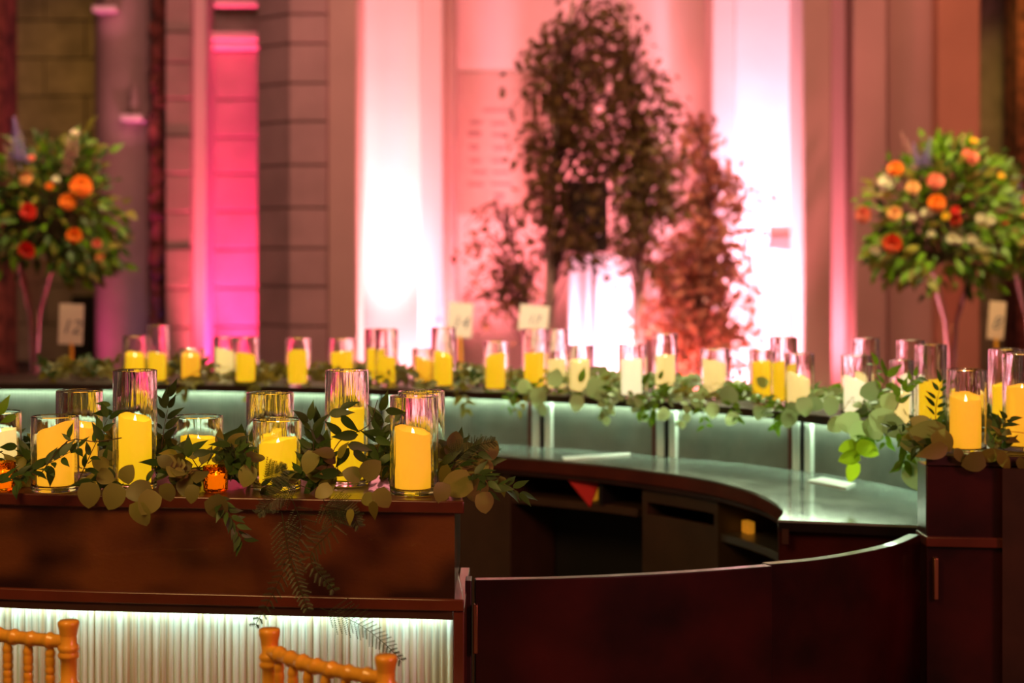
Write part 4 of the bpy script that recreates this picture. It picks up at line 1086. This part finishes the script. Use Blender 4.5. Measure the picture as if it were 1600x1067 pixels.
arrangement('tall bouquet of coral, orange and white blooms with lilac spire on the right', 'clear trumpet vase with one pink-lit side holding the right bouquet', (1460, 330), 10.3,
            [(1420, 320, 60, 65), (1500, 320, 70, 70), (1460, 290, 60, 60), (1400, 390, 45, 40), (1470, 400, 80, 50), (1530, 390, 50, 50), (1540, 300, 45, 55), (1480, 260, 40, 40), (1560, 350, 30, 60)],
            [(1461, 285, 'coral', 27), (1514, 248, 'coral', 28), (1400, 266, 'orange', 25), (1463, 318, 'orange', 27), (1427, 294, 'peach', 22), (1399, 334, 'peach', 22), (1351, 336, 'coral', 26), (1396, 379, 'ranunculus_red', 30), (1492, 330, 'red', 16), (1492, 344, 'red', 18), (1477, 338, 'yellow', 13), (1521, 222, 'yellow', 13), (1563, 276, 'yellow', 13),
             (1387, 286, 'ivory', 26), (1446, 333, 'ivory', 15), (1456, 331, 'ivory', 14), (1425, 340, 'ivory', 13), (1487, 372, 'ivory', 18), (1497, 375, 'ivory', 15), (1516, 373, 'ivory', 16), (1525, 379, 'ivory', 14), (1530, 341, 'ivory', 16), (1546, 345, 'ivory', 16), (1369, 390, 'ivory', 15), (1455, 365, 'ivory', 12), (1430, 262, 'ivory', 11)],
            [(1444, 240, 'lilac', 50, .2), (1436, 245, 'lilac', 44, -.2), (1420, 225, 'palepink', 40, -.3)], (1486, 600), 62, 425, 62, ['green', 'green', 'olive', 'green', 'ruscus'])
arrangement('partly seen third bouquet with red and lilac blooms at the right picture edge', 'slim clear trumpet vase holding the bouquet at the right picture edge', (1610, 350), 11.2,
            [(1610, 340, 40, 60), (1600, 390, 40, 40), (1620, 300, 40, 50)], [(1591, 337, 'peach', 22), (1578, 347, 'red', 18), (1591, 375, 'red', 22), (1562, 308, 'yellow', 16), (1615, 350, 'coral', 22), (1604, 316, 'peach', 18)],
            [(1577, 310, 'lilac', 34, -.3), (1593, 298, 'lilac', 36, 0)], (1612, 600), 56, 425, 63, ['green', 'olive', 'ruscus'], 120, 220)
table(1612, 11.75, .62, 'round table under the bouquet at the right picture edge')

# glassware and hurricanes on the left table
def wine_glass(px, d, label):
    p = at(px, 0, d)
    o = MB().lathe([(.035, 0), (.035, .002), (.006, .006), (.004, .02), (.004, .09), (.02, .105), (.038, .135), (.040, .165), (.033, .215), (.0318, .215), (.0388, .165), (.0368, .136), (.018, .108), (.001, .1)], (0, 0, 0), 24).build('wine_glass', M['glass'], None, Vector((p.x, d, ZT + .001)))
    tag(o, label, 'glass', 'wine glasses on the left table')
wine_glass(8, 10.3, 'wine glass at the left picture edge on the table below the bouquet'); wine_glass(30, 10.45, 'wine glass just left of the left trumpet vase')
wine_glass(72, 10.2, 'wine glass between the left trumpet vase and the number card')
def hurricane(px, d, lab):
    p = at(px, 0, d)
    vase(p.x, ZT, d, .145, .30, 'large clear hurricane glass ' + lab, 'left table hurricane glasses')
    candle(p.x, ZT + .0106, d, .10, .17, .012, 1, 'wax_yellow', 'thick yellow pillar candle in the hurricane glass ' + lab, 'left table hurricane candles')
hurricane(84, 10.3, 'just left of the number card stick'); hurricane(150, 10.5, 'right of the left number card')

# ------------------------------------------------------------------ trees, loudspeaker and plinth in the niche
w = thing('display_plinth', 'brightly lit white plinth behind the birch stems', 'plinth', (X(940, 12.7), 12.8, 0))
pbox(889, 989, 402, 640, 12.6, -.3).build('shaft', M['white'], w, bevel=.01)
a = at(889, 640, 12.6); b2 = at(989, 640, 12.6)
MB().bx(a.x, b2.x, 12.58, 12.92, 0, a.z).build('foot', M['white'], w)
pbox(886, 992, 396, 404, 12.58, -.34).build('cap', M['white'], w, bevel=.008)
w = thing('loudspeaker', 'dark loudspeaker half hidden in the birch leaves', 'speaker', at(918, 395, 12.3))
pbox(888, 950, 282, 394, 12.15, -.28).build('cabinet', M['speaker'], w, bevel=.015)
p = at(918, 355, 12.15); MB().lathe([(.10, 0), (.105, .006), (.09, .012), (.03, .004), (.002, .008)], (0, 0, 0), 24).build('woofer', M['black'], w, p - Vector(w.location)).rotation_euler = (PI / 2, 0, 0)
p = at(918, 304, 12.15); MB().lathe([(.04, 0), (.042, .006), (.03, .008), (.002, .004)], (0, 0, 0), 18).build('tweeter', M['black'], w, p - Vector(w.location)).rotation_euler = (PI / 2, 0, 0)
w = thing('speaker_stand', 'thin dark stand with cross bracket in front of the white plinth', 'stand', (X(927, 12.25), 12.25, 0))
zt_ = at(927, 398, 12.25).z
MB().tube([(X(927, 12.25), 12.25, .3), (X(927, 12.25), 12.25, zt_)], .014, 10).build('pole', M['black'], w)
p = at(920, 409, 12.25); MB().box(p, (.22, .03, .02), 0, .25).build('bracket', M['black'], w)
for k in range(3):
    a = k * 2.1 + .4
    MB().tube([(X(927, 12.25), 12.25, .45), (X(927, 12.25) + .38 * math.cos(a), 12.25 + .25 * math.sin(a), .012)], .011, 8).build('leg', M['black'], w)

def tree(label, trunk, blobs, kind, seed, limit, nclus, per, spread, size, dd, bark, trunk_r=.04, cat='tree', nm='birch_tree'):
    rn = random.Random(seed)
    tp = catmull([at(*q) for q in trunk], 40)
    base = Vector((tp[0].x, tp[0].y, 0)); tp = [Vector((tp[0].x, tp[0].y, 0))] + tp
    root = thing(nm, label, cat, base)
    pl = Plant(root, limit)
    b = MB(); b.tube(tp, [trunk_r * (1.15 - .9 * i / len(tp)) + .0015 * math.sin(i * 3.1) for i in range(len(tp))], 10); b.build('trunk', bark, root)
    tot = sum(q[4] for q in blobs)
    br = MB()
    for i in range(nclus):
        u = rn.uniform(0, tot)
        for q in blobs:
            u -= q[4]
            if u <= 0: break
        a = rn.uniform(0, 2 * PI); rr = math.sqrt(rn.random())
        c = at(q[0] + q[2] * rr * math.cos(a), q[1] + q[3] * rr * math.sin(a), dd + rn.uniform(-.3, .3))
        j = min(range(len(tp)), key=lambda jj: abs(tp[jj].z - (c.z - .18 - .25 * rn.random())) + (0 if jj > 3 else 5))
        s0 = tp[j]; mid = s0.lerp(c, .55) + Vector((0, 0, .12))
        cv = catmull([s0, mid, c, c + Vector((rn.uniform(-.12, .12), rn.uniform(-.08, .08), -rn.uniform(.05, .18)))], 12)
        br.tube(cv, [.0065 * (1 - .8 * k / 12) + .001 for k in range(12)], 4)
        for k in range(per):
            tt = cv[rn.randint(6, 11)]
            p = tt + Vector((rn.gauss(0, spread), rn.gauss(0, spread), rn.gauss(0, spread * 1.1)))
            if 12.0 < p.y < 12.55 and 884 < CX + p.x / p.y * F < 954 and 276 < HY + (HC - p.z) / p.y * F < 398: continue
            dr = Vector((rn.uniform(-1, 1), rn.uniform(-1, 1), rn.uniform(-1.2, .4)))
            pl.leaf(kind, p, dr, Vector((rn.uniform(-1, 1), rn.uniform(-1, 1), rn.uniform(-1, 1))), size * rn.uniform(.7, 1.25))
    pl.finish(M['bark'])
    br.build('branch', M['bark'], root)['kind'] = 'stuff'
    return root
tree('tall leafy birch with pale trunk in front of the plaque wall', [(856, 640, 12.2), (858, 520, 12.2), (862, 380, 12.2), (868, 240, 12.2), (880, 100, 12.2), (905, -60, 12.2)],
     [(925, 30, 60, 55, 3), (880, 110, 55, 60, 3), (930, 150, 60, 70, 4), (905, 235, 65, 70, 4), (840, 120, 22, 70, 1.6), (836, 235, 22, 90, 2.0), (846, 330, 25, 60, 1.5), (895, 330, 50, 60, 3), (915, 370, 40, 30, 2)],
     'birch', 71, 300, 190, 12, .045, .062, 12.1, M['bark_pale'], .042)
tree('second birch with bright trunk rising right of the white plinth', [(1001, 640, 12.35), (999, 520, 12.35), (1002, 400, 12.35), (994, 260, 12.35), (985, 120, 12.35), (970, -40, 12.35)],
     [(975, 60, 50, 60, 2), (1000, 160, 50, 70, 3), (960, 220, 45, 60, 3), (1010, 270, 55, 70, 3.4), (1050, 200, 28, 80, 1.4), (1055, 300, 35, 70, 2), (965, 330, 30, 60, 1.6), (1010, 375, 35, 50, 1.8)],
     'birch', 72, 300, 165, 12, .045, .060, 12.25, M['bark_pale'], .036)
tree('copper-leaved bushy tree against the right of the niche', [(1085, 640, 12.5), (1083, 540, 12.5), (1090, 440, 12.5), (1100, 330, 12.5), (1110, 230, 12.5)],
     [(1095, 250, 40, 65, 1.6), (1125, 330, 45, 70, 2.6), (1085, 425, 70, 60, 4), (1055, 500, 45, 60, 3), (1140, 440, 35, 90, 3), (1115, 530, 55, 45, 3), (1050, 400, 30, 60, 1.6)],
     'copper', 73, 300, 210, 11, .05, .068, 12.4, M['bark_pale'], .03, 'tree', 'copper_tree')
tree('thin open birch with looping twigs left of the plinth', [(830, 640, 12.6), (828, 560, 12.6), (815, 470, 12.6), (795, 380, 12.6)],
     [(770, 350, 50, 35, 1), (738, 395, 32, 35, 1.3), (790, 430, 50, 50, 2.2), (830, 440, 25, 60, 1.4), (760, 465, 35, 28, 1.3), (845, 485, 18, 40, 1)],
     'birch', 74, 280, 56, 10, .045, .058, 12.5, M['bark'], .014)
